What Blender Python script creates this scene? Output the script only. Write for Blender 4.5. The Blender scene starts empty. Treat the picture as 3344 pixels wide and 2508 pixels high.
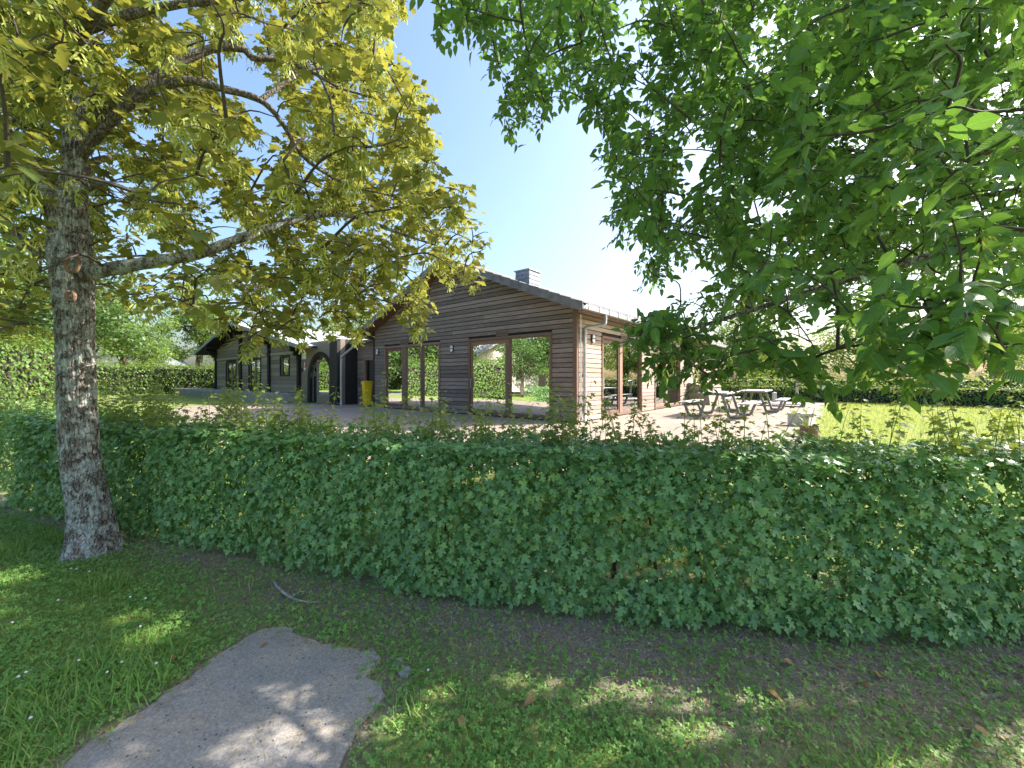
import bpy, math, random
import numpy as np
from mathutils import Matrix, Vector
R = math.radians
rng = np.random.default_rng(11)
random.seed(5)
scn = bpy.context.scene
col = scn.collection

# ------------------------------------------------------------------ camera, sky, sun, exposure
F, HOR, CAMZ = 400.0, 379.0, 1.6            # focal length in px (1024 wide), horizon row, eye height
cam = bpy.data.cameras.new('camera'); cam.sensor_width = 36; cam.lens = F/1024*36
cam.shift_y = -(384-HOR)/1024; cam.clip_start = .05; cam.clip_end = 3000
co = bpy.data.objects.new('camera', cam); col.objects.link(co)
co.location = (0, 0, CAMZ); co.rotation_euler = (R(90), 0, 0); scn.camera = co

SUN_EL, SUN_AZ = 38.0, 76.0                 # azimuth clockwise from +Y
sunv = Vector((math.sin(R(SUN_AZ))*math.cos(R(SUN_EL)), math.cos(R(SUN_AZ))*math.cos(R(SUN_EL)), math.sin(R(SUN_EL))))
w = bpy.data.worlds.new('World'); scn.world = w; w.use_nodes = True
nt = w.node_tree; bg = nt.nodes['Background']; sk = nt.nodes.new('ShaderNodeTexSky')
sk.sky_type = 'NISHITA'; sk.sun_disc = False; sk.sun_elevation = R(SUN_EL); sk.sun_rotation = R(SUN_AZ)
sk.air_density = 1.3; sk.dust_density = 4.2; sk.ozone_density = 4.5; sk.altitude = 0
nt.links.new(sk.outputs[0], bg.inputs[0]); bg.inputs[1].default_value = 0.15
sl = bpy.data.lights.new('sun', 'SUN'); sl.energy = 5.0; sl.angle = R(.53); sl.color = (1, .94, .84)
so = bpy.data.objects.new('sun', sl); col.objects.link(so); so.location = (20, 5, 20)
so.rotation_euler = sunv.to_track_quat('Z', 'Y').to_euler()
scn.view_settings.view_transform = 'Standard'; scn.view_settings.look = 'None'
scn.view_settings.gamma = 1; scn.view_settings.use_curve_mapping = False
scn.view_settings.exposure = 1.34
scn.cycles.max_bounces = 10; scn.cycles.transmission_bounces = 8; scn.cycles.transparent_max_bounces = 12
scn.cycles.use_denoising = True

SX = 1024/3344
def px(x, y, Y):                            # photo pixel (3344 wide) at depth Y -> world
    return np.array([(x-1672)*SX/F*Y, Y, CAMZ-(y*SX-HOR)/F*Y])
def proj(P):                                # world -> photo pixel
    Y = np.maximum(P[:, 1], 1e-3)
    return np.stack([P[:, 0]/Y*F/SX+1672, ((CAMZ-P[:, 2])/Y*F+HOR)/SX], 1)
def inpoly(p, poly):
    x, y = p[:, 0], p[:, 1]; r = np.zeros(len(p), bool); q = np.array(poly, float); n = len(q); j = n-1
    for i in range(n):
        a, b = q[i], q[j]
        c = ((a[1] > y) != (b[1] > y)) & (x < (b[0]-a[0])*(y-a[1])/(b[1]-a[1]+1e-12)+a[0])
        r ^= c; j = i
    return r

# ------------------------------------------------------------------ mesh helpers
def mesh_np(name, V, T, rnd=None, uv=None, smooth=False):
    V = np.asarray(V, np.float32); T = np.asarray(T, np.int32)
    me = bpy.data.meshes.new(name); n = T.shape[1]
    me.vertices.add(len(V)); me.vertices.foreach_set('co', V.ravel())
    me.loops.add(T.size); me.loops.foreach_set('vertex_index', T.ravel())
    me.polygons.add(len(T)); me.polygons.foreach_set('loop_start', np.arange(0, T.size, n, dtype=np.int32))
    try: me.polygons.foreach_set('loop_total', np.full(len(T), n, np.int32))
    except Exception: pass
    if smooth: me.polygons.foreach_set('use_smooth', np.ones(len(T), bool))
    me.update(calc_edges=True)
    if rnd is not None:
        a = me.attributes.new('rnd', 'FLOAT', 'POINT'); a.data.foreach_set('value', np.asarray(rnd, np.float32))
    if uv is not None:
        a = me.attributes.new('luv', 'FLOAT_VECTOR', 'POINT')
        a.data.foreach_set('vector', np.concatenate([uv, np.zeros((len(uv), 1))], 1).astype(np.float32).ravel())
    return me
def tag(o, label=None, cat=None, group=None, kind=None):
    if label: o['label'] = label
    if cat: o['category'] = cat
    if group: o['group'] = group
    if kind: o['kind'] = kind
    return o
def link(name, me, mat=None, parent=None, world=True):
    o = bpy.data.objects.new(name, me); col.objects.link(o)
    if mat is not None and me is not None and len(me.materials) == 0: me.materials.append(mat)
    if parent is not None:
        o.parent = parent
        if world:
            r = parent
            while r.parent is not None: r = r.parent
            if parent is r: o.matrix_parent_inverse = Matrix.Translation(-r.location)
    return o
def empty(name, loc=(0, 0, 0), rz=0.0):
    o = bpy.data.objects.new(name, None); col.objects.link(o); o.location = loc; o.rotation_euler = (0, 0, rz)
    o.empty_display_size = .2
    return o
class MB:
    def __init__(s): s.v = []; s.f = []
    def add(s, vs, fs):
        b = len(s.v); s.v += [tuple(map(float, p)) for p in vs]; s.f += [tuple(i+b for i in f) for f in fs]; return s
    def hexa(s, p):                          # 8 points: bottom ring 0-3, top ring 4-7
        return s.add(p, [(3, 2, 1, 0), (4, 5, 6, 7), (0, 1, 5, 4), (1, 2, 6, 5), (2, 3, 7, 6), (3, 0, 4, 7)])
    def box(s, x0, x1, y0, y1, z0, z1):
        return s.hexa([(x0, y0, z0), (x1, y0, z0), (x1, y1, z0), (x0, y1, z0), (x0, y0, z1), (x1, y0, z1), (x1, y1, z1), (x0, y1, z1)])
    def prism(s, pts, a, b, f):              # polygon pts swept from a to b; f(p, t) -> xyz
        n = len(pts)
        s.add([f(p, a) for p in pts]+[f(p, b) for p in pts],
              [tuple(range(n))[::-1], tuple(range(n, 2*n))]+[(i, (i+1) % n, n+(i+1) % n, n+i) for i in range(n)]); return s
    def beam(s, a, b, wx, h, up=(0, 0, 1)):  # square beam from a to b
        a = Vector(a); b = Vector(b); d = (b-a).normalized(); u = Vector(up)
        sd = d.cross(u).normalized(); u = sd.cross(d).normalized()
        q = [(-.5, -.5), (.5, -.5), (.5, .5), (-.5, .5)]
        return s.hexa([a+sd*x*wx+u*y*h for x, y in q]+[b+sd*x*wx+u*y*h for x, y in q])
    def tube(s, pts, rad, n=8):
        V, T = tube_np(np.array(pts, float), np.broadcast_to(np.array(rad, float), (len(pts),)), n)
        s.add(V, [tuple(t) for t in T]); k = len(s.v)
        s.f.append(tuple(range(k-n, k))); s.f.append(tuple(range(k-len(V), k-len(V)+n))[::-1]); return s
    def build(s, name, mat, parent=None, bevel=0, smooth=False, world=False):
        me = bpy.data.meshes.new(name); me.from_pydata(s.v, [], s.f); me.update()
        if smooth: me.polygons.foreach_set('use_smooth', [True]*len(me.polygons))
        o = link(name, me, mat, parent, world)
        if bevel:
            m = o.modifiers.new('bevel', 'BEVEL'); m.width = bevel; m.segments = 2; m.limit_method = 'ANGLE'
        return o
def tube_np(P, rad, n=6):
    k = len(P); d = np.gradient(P, axis=0); d /= np.linalg.norm(d, axis=1)[:, None]+1e-9
    ref = np.array([0, 0, 1.]) if abs(d[0, 2]) < .8 else np.array([1., 0, 0])
    a = np.cross(d, ref); a /= np.linalg.norm(a, axis=1)[:, None]+1e-9; b = np.cross(d, a)
    th = np.linspace(0, 2*np.pi, n, endpoint=False)
    V = P[:, None]+(a[:, None]*np.cos(th)[None, :, None]+b[:, None]*np.sin(th)[None, :, None])*np.asarray(rad)[:, None, None]
    i = np.arange(k-1)[:, None]*n; j = np.arange(n)[None]; j2 = (j+1) % n
    T = np.stack([i+j, i+n+j, i+n+j2, i+j2], -1).reshape(-1, 4)
    return V.reshape(-1, 3), T
def spline(pts, m=6):                        # Catmull-Rom through pts
    P = np.array(pts, float); Q = np.vstack([2*P[0]-P[1], P, 2*P[-1]-P[-2]]); out = []
    for i in range(1, len(Q)-2):
        for t in np.linspace(0, 1, m, endpoint=False):
            a, b, c, d = Q[i-1], Q[i], Q[i+1], Q[i+2]
            out.append(.5*(2*b+(c-a)*t+(2*a-5*b+4*c-d)*t*t+(3*b-a-3*c+d)*t**3))
    out.append(Q[-2]); return np.array(out)
def unit(v): return v/(np.linalg.norm(v, axis=-1, keepdims=True)+1e-9)
def frames(nrm, tip):                        # rotation matrices: local z -> nrm, local y -> tip direction
    z = unit(nrm); y = tip-(tip*z).sum(-1, keepdims=True)*z; y = unit(y); x = np.cross(y, z)
    return np.stack([x, y, z], -1)
def scatter(tpl, pos, Rm, sc):               # tpl=(V, T, uv): copies as one vertex/face soup
    V, T, uv = tpl; N = len(pos); n = len(V)
    W = np.einsum('nij,kj->nki', Rm, V)*np.asarray(sc)[:, None, None]+pos[:, None]
    Tt = (T[None]+(np.arange(N)*n)[:, None, None]).reshape(-1, T.shape[1])
    return W.reshape(-1, 3), Tt, np.tile(uv, (N, 1))
class Soup:
    def __init__(s): s.V = []; s.T = []; s.r = []; s.u = []; s.n = 0
    def add(s, V, T, uv=None, rnd=None):
        s.V.append(V); s.T.append(T+s.n); s.n += len(V)
        s.r.append(np.full(len(V), .5) if rnd is None else rnd); s.u.append(np.zeros((len(V), 2)) if uv is None else uv)
    def put(s, tpl, pos, Rm, sc, rnd):
        if len(pos) == 0: return
        V, T, uv = scatter(tpl, pos, Rm, sc); s.add(V, T, uv, np.repeat(rnd, len(tpl[0])))
    def mesh(s, name, smooth=False):
        return mesh_np(name, np.concatenate(s.V), np.concatenate(s.T), np.concatenate(s.r), np.concatenate(s.u), smooth)
_lat = np.random.default_rng(3).random((256, 256))
def noise2(x, y, f=1.0):
    x = np.asarray(x)*f+100; y = np.asarray(y)*f+100; i = np.floor(x).astype(int); j = np.floor(y).astype(int); u = x-i; v = y-j
    u = u*u*(3-2*u); v = v*v*(3-2*v); g = lambda a, b: _lat[a % 256, b % 256]
    return (g(i, j)*(1-u)+g(i+1, j)*u)*(1-v)+(g(i, j+1)*(1-u)+g(i+1, j+1)*u)*v
def fbm(x, y, f=1.0): return (noise2(x, y, f)+.5*noise2(x+7, y+3, f*2.1)+.25*noise2(x+1, y+9, f*4.3))/1.75

# ------------------------------------------------------------------ leaf templates (unit length along +y, base at origin, z up)
def fan(outline, fold=.12, droop=.15):
    o = np.array(outline, float); n = len(o)
    c = np.array([[0, .42]]); P = np.vstack([c, o])
    z = fold*np.abs(P[:, 0])-droop*P[:, 1]**2
    V = np.column_stack([P, z]); T = np.array([(0, 1+i, 1+(i+1) % n) for i in range(n)])
    uv = P.copy(); return V, T, uv
half = [(0, 0), (.20, -.05), (.42, .08), (.30, .22), (.56, .40), (.50, .52), (.33, .52), (.30, .66), (.20, .72), (0, 1.0)]
MAPLE = fan(half+[(-x, y) for x, y in half[-2:0:-1]])
half2 = [(0, 0), (.33, -.04), (.19, .20), (.58, .40), (.50, .57), (.19, .50), (.23, .80), (0, 1.0)]
FIELD = fan(half2+[(-x, y) for x, y in half2[-2:0:-1]], .1, .2)
hh = [(0, 0), (.20, .12), (.30, .36), (.26, .60), (.13, .83), (0, 1.03)]
def ovate(curl=.25, fold=.22):
    ys = [p[1] for p in hh]; V = []; 
    for x, y in hh: V.append((0, y, -curl*y*y))
    for x, y in hh[1:-1]: V.append((x, y, fold*x-curl*y*y))
    for x, y in hh[1:-1]: V.append((-x, y, fold*x-curl*y*y))
    m = len(hh); k = m-2; T = []
    for s in (0, 1):
        e = lambda i: m+s*k+i-1
        q = [(0, 1, e(1))]+[t for i in range(1, k) for t in ((i, i+1, e(i+1)), (i, e(i+1), e(i)))]+[(m-2, m-1, e(k))]
        T += [t if s else t[::-1] for t in q]
    V = np.array(V, float); return V, np.array(T), V[:, :2].copy()
OVATE = ovate()
hh_full = hh; hh = [(0, 0), (.27, .26), (.25, .60), (0, 1.03)]; OVATE_LO = ovate(); hh = hh_full
DIAM = (np.array([(0, 0, 0), (.34, .45, .05), (0, 1, -.12), (-.34, .45, .05)], float), np.array([(0, 1, 2), (0, 2, 3)]), np.array([(0, 0), (.34, .45), (0, 1), (-.34, .45)]))
def wing(sx): return [(0, 0, 0), (sx*.10, .18, 0), (sx*.42, .95, .02), (sx*.62, .88, 0), (sx*.30, .10, 0)]
_wv = np.array(wing(1)+wing(-1)); SAMARA = (_wv*np.array([1, -1, 1]), np.array([(0, 1, 4), (1, 2, 3), (1, 3, 4), (5, 9, 6), (6, 8, 7), (6, 9, 8)]), _wv[:, :2])
_bv = []; _bt = []
for i in range(7):                           # hanging bract cluster of the hornbeam
    a = i*2.4; r = .10+.02*i; z0 = -i*.11; b = len(_bv)
    _bv += [(0, 0, z0), (math.cos(a)*.16-math.sin(a)*.06, math.sin(a)*.16+math.cos(a)*.06, z0-.16), (math.cos(a)*.2, math.sin(a)*.2, z0-.42), (math.cos(a)*.16+math.sin(a)*.06, math.sin(a)*.16-math.cos(a)*.06, z0-.16)]
    _bt += [(b, b+1, b+2), (b, b+2, b+3)]
BRACT = (np.array(_bv), np.array(_bt), np.array(_bv)[:, :2])
BLADE = (np.array([(-.03, 0, 0), (.03, 0, 0), (.022, .05, .5), (-.022, .05, .5), (0, .28, .95)]), np.array([(0, 1, 2), (0, 2, 3), (3, 2, 4)]), np.zeros((5, 2)))
_cv = [(0, 0, 0)]; _ct = []
for i in range(3):
    a = i*2*math.pi/3; c, s = math.cos(a), math.sin(a); b = len(_cv)
    for x, y, z in ((.42, .5, .06), (.22, 1, .02), (-.22, 1, .02), (-.42, .5, .06)): _cv.append((x*c-y*s, x*s+y*c, z))
    _ct += [(0, b, b+1), (0, b+1, b+2), (0, b+2, b+3)]
CLOVER = (np.array(_cv), np.array(_ct), np.array(_cv)[:, :2])

# ------------------------------------------------------------------ materials
def newmat(name):
    m = bpy.data.materials.new(name); m.use_nodes = True; nt = m.node_tree
    return m, nt, nt.nodes, nt.links, nt.nodes['Principled BSDF']
def N(ns, t, **k):
    n = ns.new(t)
    for a, b in k.items():
        if a.startswith('i_'): n.inputs[a[2:].replace('_', ' ')].default_value = b
        else: setattr(n, a, b)
    return n
def ramp(ns, ls, src, stops):
    r = ns.new('ShaderNodeValToRGB'); e = r.color_ramp.elements
    while len(e) < len(stops): e.new(.5)
    for q, (p, c) in zip(e, stops): q.position = p; q.color = (*c, 1) if len(c) == 3 else c
    ls.new(src, r.inputs[0]); return r
def mix(ns, ls, a, b, fac, mode='MIX'):
    m = ns.new('ShaderNodeMix'); m.data_type = 'RGBA'; m.blend_type = mode
    for s, v in ((6, a), (7, b), (0, fac)):
        if hasattr(v, 'links') or hasattr(v, 'is_linked'): ls.new(v, m.inputs[s])
        else: m.inputs[s].default_value = v if s == 0 else ((*v, 1) if len(v) == 3 else v)
    return m.outputs[2]
def plain(name, c, rough=.6, metal=0, var=.12, scale=6, bump=.15, spec=.4, coord='Object'):
    m, nt, ns, ls, b = newmat(name)
    tc = N(ns, 'ShaderNodeTexCoord'); no = N(ns, 'ShaderNodeTexNoise'); no.inputs['Scale'].default_value = scale; no.inputs['Detail'].default_value = 7
    ls.new(tc.outputs[coord], no.inputs['Vector'])
    r = ramp(ns, ls, no.outputs['Fac'], [(.25, tuple(x*(1-var*2) for x in c)), (.5, c), (.8, tuple(min(1, x*(1+var*1.5)) for x in c))])
    ls.new(r.outputs[0], b.inputs['Base Color']); b.inputs['Roughness'].default_value = rough; b.inputs['Metallic'].default_value = metal
    b.inputs['Specular IOR Level'].default_value = spec
    if bump:
        n2 = N(ns, 'ShaderNodeTexNoise'); n2.inputs['Scale'].default_value = scale*9; n2.inputs['Detail'].default_value = 5; ls.new(tc.outputs[coord], n2.inputs['Vector'])
        bp = N(ns, 'ShaderNodeBump'); bp.inputs['Strength'].default_value = bump; bp.inputs['Distance'].default_value = .01
        ls.new(n2.outputs['Fac'], bp.inputs['Height']); ls.new(bp.outputs[0], b.inputs['Normal'])
    return m
def leafmat(name, dark, mid, light, trans, tfac=.42, rough=.42, veins=0.0, spec=.4):
    m, nt, ns, ls, b = newmat(name)
    at = N(ns, 'ShaderNodeAttribute', attribute_name='rnd')
    r = ramp(ns, ls, at.outputs['Fac'], [(0, dark), (.5, mid), (1, light)])
    col_ = r.outputs[0]
    tc = N(ns, 'ShaderNodeTexCoord'); no = N(ns, 'ShaderNodeTexNoise'); no.inputs['Scale'].default_value = 3.0; ls.new(tc.outputs['Object'], no.inputs['Vector'])
    col_ = mix(ns, ls, col_, (1.35, 1.25, .9), no.outputs['Fac'], 'MULTIPLY')
    if veins:
        uv = N(ns, 'ShaderNodeAttribute', attribute_name='luv'); sp = N(ns, 'ShaderNodeSeparateXYZ'); ls.new(uv.outputs['Vector'], sp.inputs[0])
        ab = N(ns, 'ShaderNodeMath', operation='ABSOLUTE'); ls.new(sp.outputs[0], ab.inputs[0])
        m1 = N(ns, 'ShaderNodeMath', operation='MULTIPLY'); ls.new(ab.outputs[0], m1.inputs[0]); m1.inputs[1].default_value = 1.1
        m2 = N(ns, 'ShaderNodeMath', operation='SUBTRACT'); ls.new(sp.outputs[1], m2.inputs[0]); ls.new(m1.outputs[0], m2.inputs[1])
        m3 = N(ns, 'ShaderNodeMath', operation='MULTIPLY'); ls.new(m2.outputs[0], m3.inputs[0]); m3.inputs[1].default_value = 75
        sn = N(ns, 'ShaderNodeMath', operation='SINE'); ls.new(m3.outputs[0], sn.inputs[0])
        bp = N(ns, 'ShaderNodeBump'); bp.inputs['Strength'].default_value = veins; bp.inputs['Distance'].default_value = .004
        ls.new(sn.outputs[0], bp.inputs['Height']); ls.new(bp.outputs[0], b.inputs['Normal'])
        lt = N(ns, 'ShaderNodeMath', operation='LESS_THAN'); ls.new(ab.outputs[0], lt.inputs[0]); lt.inputs[1].default_value = .012
        col_ = mix(ns, ls, col_, tuple(min(1, x*1.9) for x in mid), lt.outputs[0])
    ls.new(col_, b.inputs['Base Color']); b.inputs['Roughness'].default_value = rough; b.inputs['Specular IOR Level'].default_value = spec
    t = N(ns, 'ShaderNodeBsdfTranslucent'); tcx = mix(ns, ls, col_, trans, .75); ls.new(tcx, t.inputs[0])
    mx = N(ns, 'ShaderNodeMixShader'); mx.inputs[0].default_value = tfac
    ls.new(b.outputs[0], mx.inputs[1]); ls.new(t.outputs[0], mx.inputs[2]); ls.new(mx.outputs[0], ns['Material Output'].inputs[0])
    return m
M = {}
M['maple'] = leafmat('maple_leaf', (.04, .10, .045), (.12, .165, .04), (.21, .20, .045), (.46, .43, .06), .42, .42)
M['samara'] = leafmat('maple_samara', (.26, .32, .07), (.36, .42, .10), (.44, .48, .13), (.55, .58, .12), .38, .5)
M['hornbeam'] = leafmat('hornbeam_leaf', (.05, .13, .045), (.085, .20, .055), (.14, .27, .065), (.24, .44, .045), .36, .38, veins=.5)
M['bract'] = leafmat('hornbeam_bract', (.12, .20, .05), (.16, .26, .06), (.2, .3, .08), (.4, .5, .08), .4, .5)
M['hedge'] = leafmat('hedge_leaf', (.09, .19, .08), (.155, .31, .12), (.22, .40, .15), (.28, .48, .07), .22, .38, spec=.45)
M['shoot'] = leafmat('hedge_shoot_leaf', (.13, .21, .06), (.19, .27, .08), (.25, .26, .08), (.38, .44, .06), .40, .5)
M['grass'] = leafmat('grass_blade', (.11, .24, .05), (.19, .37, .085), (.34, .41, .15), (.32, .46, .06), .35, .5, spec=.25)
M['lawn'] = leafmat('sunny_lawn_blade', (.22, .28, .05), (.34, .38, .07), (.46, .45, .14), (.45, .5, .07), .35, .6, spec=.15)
M['clover'] = leafmat('clover_leaf', (.11, .24, .065), (.18, .36, .10), (.25, .44, .13), (.26, .44, .06), .33, .5, spec=.25)
M['straw'] = leafmat('dry_straw', (.22, .17, .10), (.36, .29, .18), (.46, .40, .27), (.4, .34, .2), .15, .7, spec=.1)
M['farleaf'] = leafmat('far_foliage', (.05, .12, .03), (.09, .18, .04), (.15, .23, .05), (.38, .46, .06), .42, .5)
M['darkleaf'] = leafmat('lane_tree_leaf', (.03, .07, .02), (.05, .11, .03), (.08, .14, .035), (.2, .28, .04), .3, .5)
M['farhedge'] = leafmat('far_hedge_leaf', (.06, .14, .05), (.09, .19, .065), (.13, .24, .07), (.34, .4, .05), .36, .5)
M['dryleaf'] = leafmat('dry_fallen_leaf', (.25, .15, .07), (.34, .22, .11), (.42, .30, .15), (.4, .25, .1), .1, .7, spec=.2)

def barkmat(name, lichen=True):
    m, nt, ns, ls, b = newmat(name)
    tc = N(ns, 'ShaderNodeTexCoord'); mp = N(ns, 'ShaderNodeMapping'); mp.inputs['Scale'].default_value = (1, 1, .35); ls.new(tc.outputs['Object'], mp.inputs[0])
    vo = N(ns, 'ShaderNodeTexVoronoi', feature='DISTANCE_TO_EDGE'); vo.inputs['Scale'].default_value = 34; 
    n0 = N(ns, 'ShaderNodeTexNoise'); n0.inputs['Scale'].default_value = 9; n0.inputs['Detail'].default_value = 6; ls.new(mp.outputs[0], n0.inputs['Vector'])
    ad = mix(ns, ls, mp.outputs[0], n0.outputs['Color'], .12); ls.new(ad, vo.inputs['Vector'])
    n1 = N(ns, 'ShaderNodeTexNoise'); n1.inputs['Scale'].default_value = 14; n1.inputs['Detail'].default_value = 9; n1.inputs['Roughness'].default_value = .7; ls.new(mp.outputs[0], n1.inputs['Vector'])
    base = ramp(ns, ls, n1.outputs['Fac'], [(.3, (.11, .095, .08)), (.5, (.225, .195, .165)), (.7, (.33, .295, .255))]).outputs[0]
    crack = ramp(ns, ls, vo.outputs['Distance'], [(0, (.25, .22, .2)), (.09, (1, 1, 1))]).outputs[0]
    base = mix(ns, ls, base, crack, 1.0, 'MULTIPLY')
    if lichen:
        n2 = N(ns, 'ShaderNodeTexNoise'); n2.inputs['Scale'].default_value = 11; n2.inputs['Detail'].default_value = 12; n2.inputs['Roughness'].default_value = .78; ls.new(tc.outputs['Object'], n2.inputs['Vector'])
        mk = ramp(ns, ls, n2.outputs['Fac'], [(.475, (0, 0, 0)), (.54, (.85, .85, .85))]).outputs[0]
        base = mix(ns, ls, base, (.47, .50, .46), mk)
        n3 = N(ns, 'ShaderNodeTexNoise'); n3.inputs['Scale'].default_value = 3.3; n3.inputs['Detail'].default_value = 8; ls.new(tc.outputs['Object'], n3.inputs['Vector'])
        mk2 = ramp(ns, ls, n3.outputs['Fac'], [(.64, (0, 0, 0)), (.70, (.7, .7, .7))]).outputs[0]
        base = mix(ns, ls, base, (.36, .30, .14), mk2)
    ls.new(base, b.inputs['Base Color']); b.inputs['Roughness'].default_value = .9; b.inputs['Specular IOR Level'].default_value = .15
    h = N(ns, 'ShaderNodeMath', operation='MULTIPLY_ADD'); ls.new(n1.outputs['Fac'], h.inputs[0]); h.inputs[1].default_value = .6
    c2 = N(ns, 'ShaderNodeMath', operation='MINIMUM'); ls.new(vo.outputs['Distance'], c2.inputs[0]); c2.inputs[1].default_value = .15
    c3 = N(ns, 'ShaderNodeMath', operation='MULTIPLY'); ls.new(c2.outputs[0], c3.inputs[0]); c3.inputs[1].default_value = 4; ls.new(c3.outputs[0], h.inputs[2])
    bp = N(ns, 'ShaderNodeBump'); bp.inputs['Strength'].default_value = .9; bp.inputs['Distance'].default_value = .02; ls.new(h.outputs[0], bp.inputs['Height']); ls.new(bp.outputs[0], b.inputs['Normal'])
    return m
M['bark'] = barkmat('maple_bark'); M['bark2'] = barkmat('hornbeam_bark', False)
M['twig'] = plain('twig', (.07, .055, .045), .85, scale=20, bump=0)
M['shootstem'] = plain('hedge_shoot_stem', (.16, .12, .06), .8, scale=20, bump=0)
M['stem'] = plain('hedge_stem', (.11, .09, .07), .9, scale=20)

def woodmat(name, a, b_, worn, wornfac=.5, grain=1.0, rough=.7, axis=0):
    m, nt, ns, ls, b = newmat(name)
    tc = N(ns, 'ShaderNodeTexCoord'); oi = N(ns, 'ShaderNodeObjectInfo')
    mp = N(ns, 'ShaderNodeMapping'); s = [18, 18, 18]; s[axis] = 1.2; mp.inputs['Scale'].default_value = s; ls.new(tc.outputs['Object'], mp.inputs[0])
    n1 = N(ns, 'ShaderNodeTexNoise'); n1.inputs['Scale'].default_value = 2.2; n1.inputs['Detail'].default_value = 8; n1.inputs['Roughness'].default_value = .6; ls.new(mp.outputs[0], n1.inputs['Vector'])
    c = ramp(ns, ls, n1.outputs['Fac'], [(.3, a), (.7, b_)]).outputs[0]
    n2 = N(ns, 'ShaderNodeTexNoise'); n2.inputs['Scale'].default_value = 1.1; n2.inputs['Detail'].default_value = 3; ls.new(tc.outputs['Object'], n2.inputs['Vector'])
    c = mix(ns, ls, c, (1.45, 1.35, 1.25), n2.outputs['Fac'], 'MULTIPLY')
    rr = N(ns, 'ShaderNodeMapRange'); ls.new(oi.outputs['Random'], rr.inputs[0]); rr.inputs[3].default_value = .68; rr.inputs[4].default_value = 1.28
    hs = N(ns, 'ShaderNodeHueSaturation'); ls.new(rr.outputs[0], hs.inputs['Value']); ls.new(c, hs.inputs['Color']); c = hs.outputs[0]
    mp2 = N(ns, 'ShaderNodeMapping'); s2 = [9, 9, 30]; s2[axis] = 2.6; mp2.inputs['Scale'].default_value = s2; ls.new(tc.outputs['Object'], mp2.inputs[0])
    n3 = N(ns, 'ShaderNodeTexNoise'); n3.inputs['Scale'].default_value = 1.6; n3.inputs['Detail'].default_value = 5; ls.new(mp2.outputs[0], n3.inputs['Vector'])
    mk = ramp(ns, ls, n3.outputs['Fac'], [(.665, (0, 0, 0)), (.71, (wornfac,)*3)]).outputs[0]
    c = mix(ns, ls, c, worn, mk)
    ls.new(c, b.inputs['Base Color']); b.inputs['Roughness'].default_value = rough; b.inputs['Specular IOR Level'].default_value = .3
    bp = N(ns, 'ShaderNodeBump'); bp.inputs['Strength'].default_value = .35; bp.inputs['Distance'].default_value = .006; ls.new(n1.outputs['Fac'], bp.inputs['Height']); ls.new(bp.outputs[0], b.inputs['Normal'])
    return m
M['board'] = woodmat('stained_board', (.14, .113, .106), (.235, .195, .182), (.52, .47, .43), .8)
M['board_lit'] = woodmat('sunlit_tone_board', (.29, .225, .19), (.40, .325, .28), (.55, .48, .43), axis=1)  # lighter copy of the board; sunlight on the side wall put into its colour
M['frame'] = woodmat('window_frame_timber', (.155, .098, .076), (.215, .143, .112), (.32, .23, .18), .2, axis=2)
M['soffit'] = woodmat('soffit_timber', (.10, .055, .042), (.15, .085, .065), (.2, .15, .12), .2, axis=1)
M['grey_board'] = woodmat('grey_stained_board', (.16, .14, .115), (.23, .205, .17), (.36, .33, .28), .25)
M['black_wood'] = woodmat('black_stained_timber', (.012, .011, .012), (.028, .026, .026), (.06, .06, .06), .2, axis=2)
M['backing'] = plain('wall_backing', (.03, .024, .02), .9, bump=0)
M['inner'] = plain('room_plaster', (.30, .28, .25), .9, bump=0)
M['tile'] = plain('roof_tile', (.17, .165, .175), .75, scale=5, var=.2, bump=.3)
M['oldroof'] = plain('old_roof_felt', (.42, .45, .48), .6, scale=3, var=.1)
M['gutter'] = plain('zinc_gutter', (.36, .37, .38), .45, metal=.35, scale=4, var=.08, bump=.05)
M['slate'] = plain('chimney_slate', (.20, .22, .25), .6, scale=8, var=.2)
M['lamp'] = plain('lamp_diffuser', (.75, .76, .78), .3, bump=0, var=.04)
M['dark_metal'] = plain('dark_metal', (.05, .05, .055), .5, metal=.4, bump=0)
M['vent'] = plain('vent_grille', (.13, .11, .10), .6, bump=0)
M['yellow'] = plain('yellow_plastic', (.82, .58, .02), .4, var=.05, bump=.03)
M['table'] = plain('grey_composite_plank', (.40, .40, .40), .65, scale=14, var=.12)
M['tframe'] = plain('grey_table_frame', (.21, .21, .21), .6, scale=9, var=.1)
M['conc'] = plain('pale_concrete', (.52, .47, .42), .9, scale=7, var=.15, bump=.4)
M['terrwall'] = plain('terrace_concrete', (.30, .30, .29), .9, scale=5, var=.18, bump=.4)
M['stone'] = plain('grey_stone', (.28, .28, .28), .9, scale=20, var=.2, bump=.5)
M['log'] = plain('brown_log', (.22, .14, .09), .9, scale=9, var=.25, bump=.5)
M['white'] = plain('white_paint', (.78, .78, .76), .6, var=.04)
M['red'] = plain('red_enamel', (.45, .03, .03), .4, var=.04, bump=0)
M['carred'] = plain('red_car_paint', (.5, .02, .02), .25, var=.03, bump=0)
M['rubber'] = plain('black_rubber', (.02, .02, .02), .8, bump=0)
M['greyroof'] = plain('pale_grey_roof', (.45, .43, .41), .8, scale=3)
M['brickwall'] = plain('rendered_wall', (.55, .5, .44), .9, scale=2)
M['stick'] = plain('bleached_stick', (.36, .33, .30), .9, scale=40, var=.3, bump=.4)
M['blind'] = plain('white_blind', (.75, .75, .72), .8, bump=0, var=.03)
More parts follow.
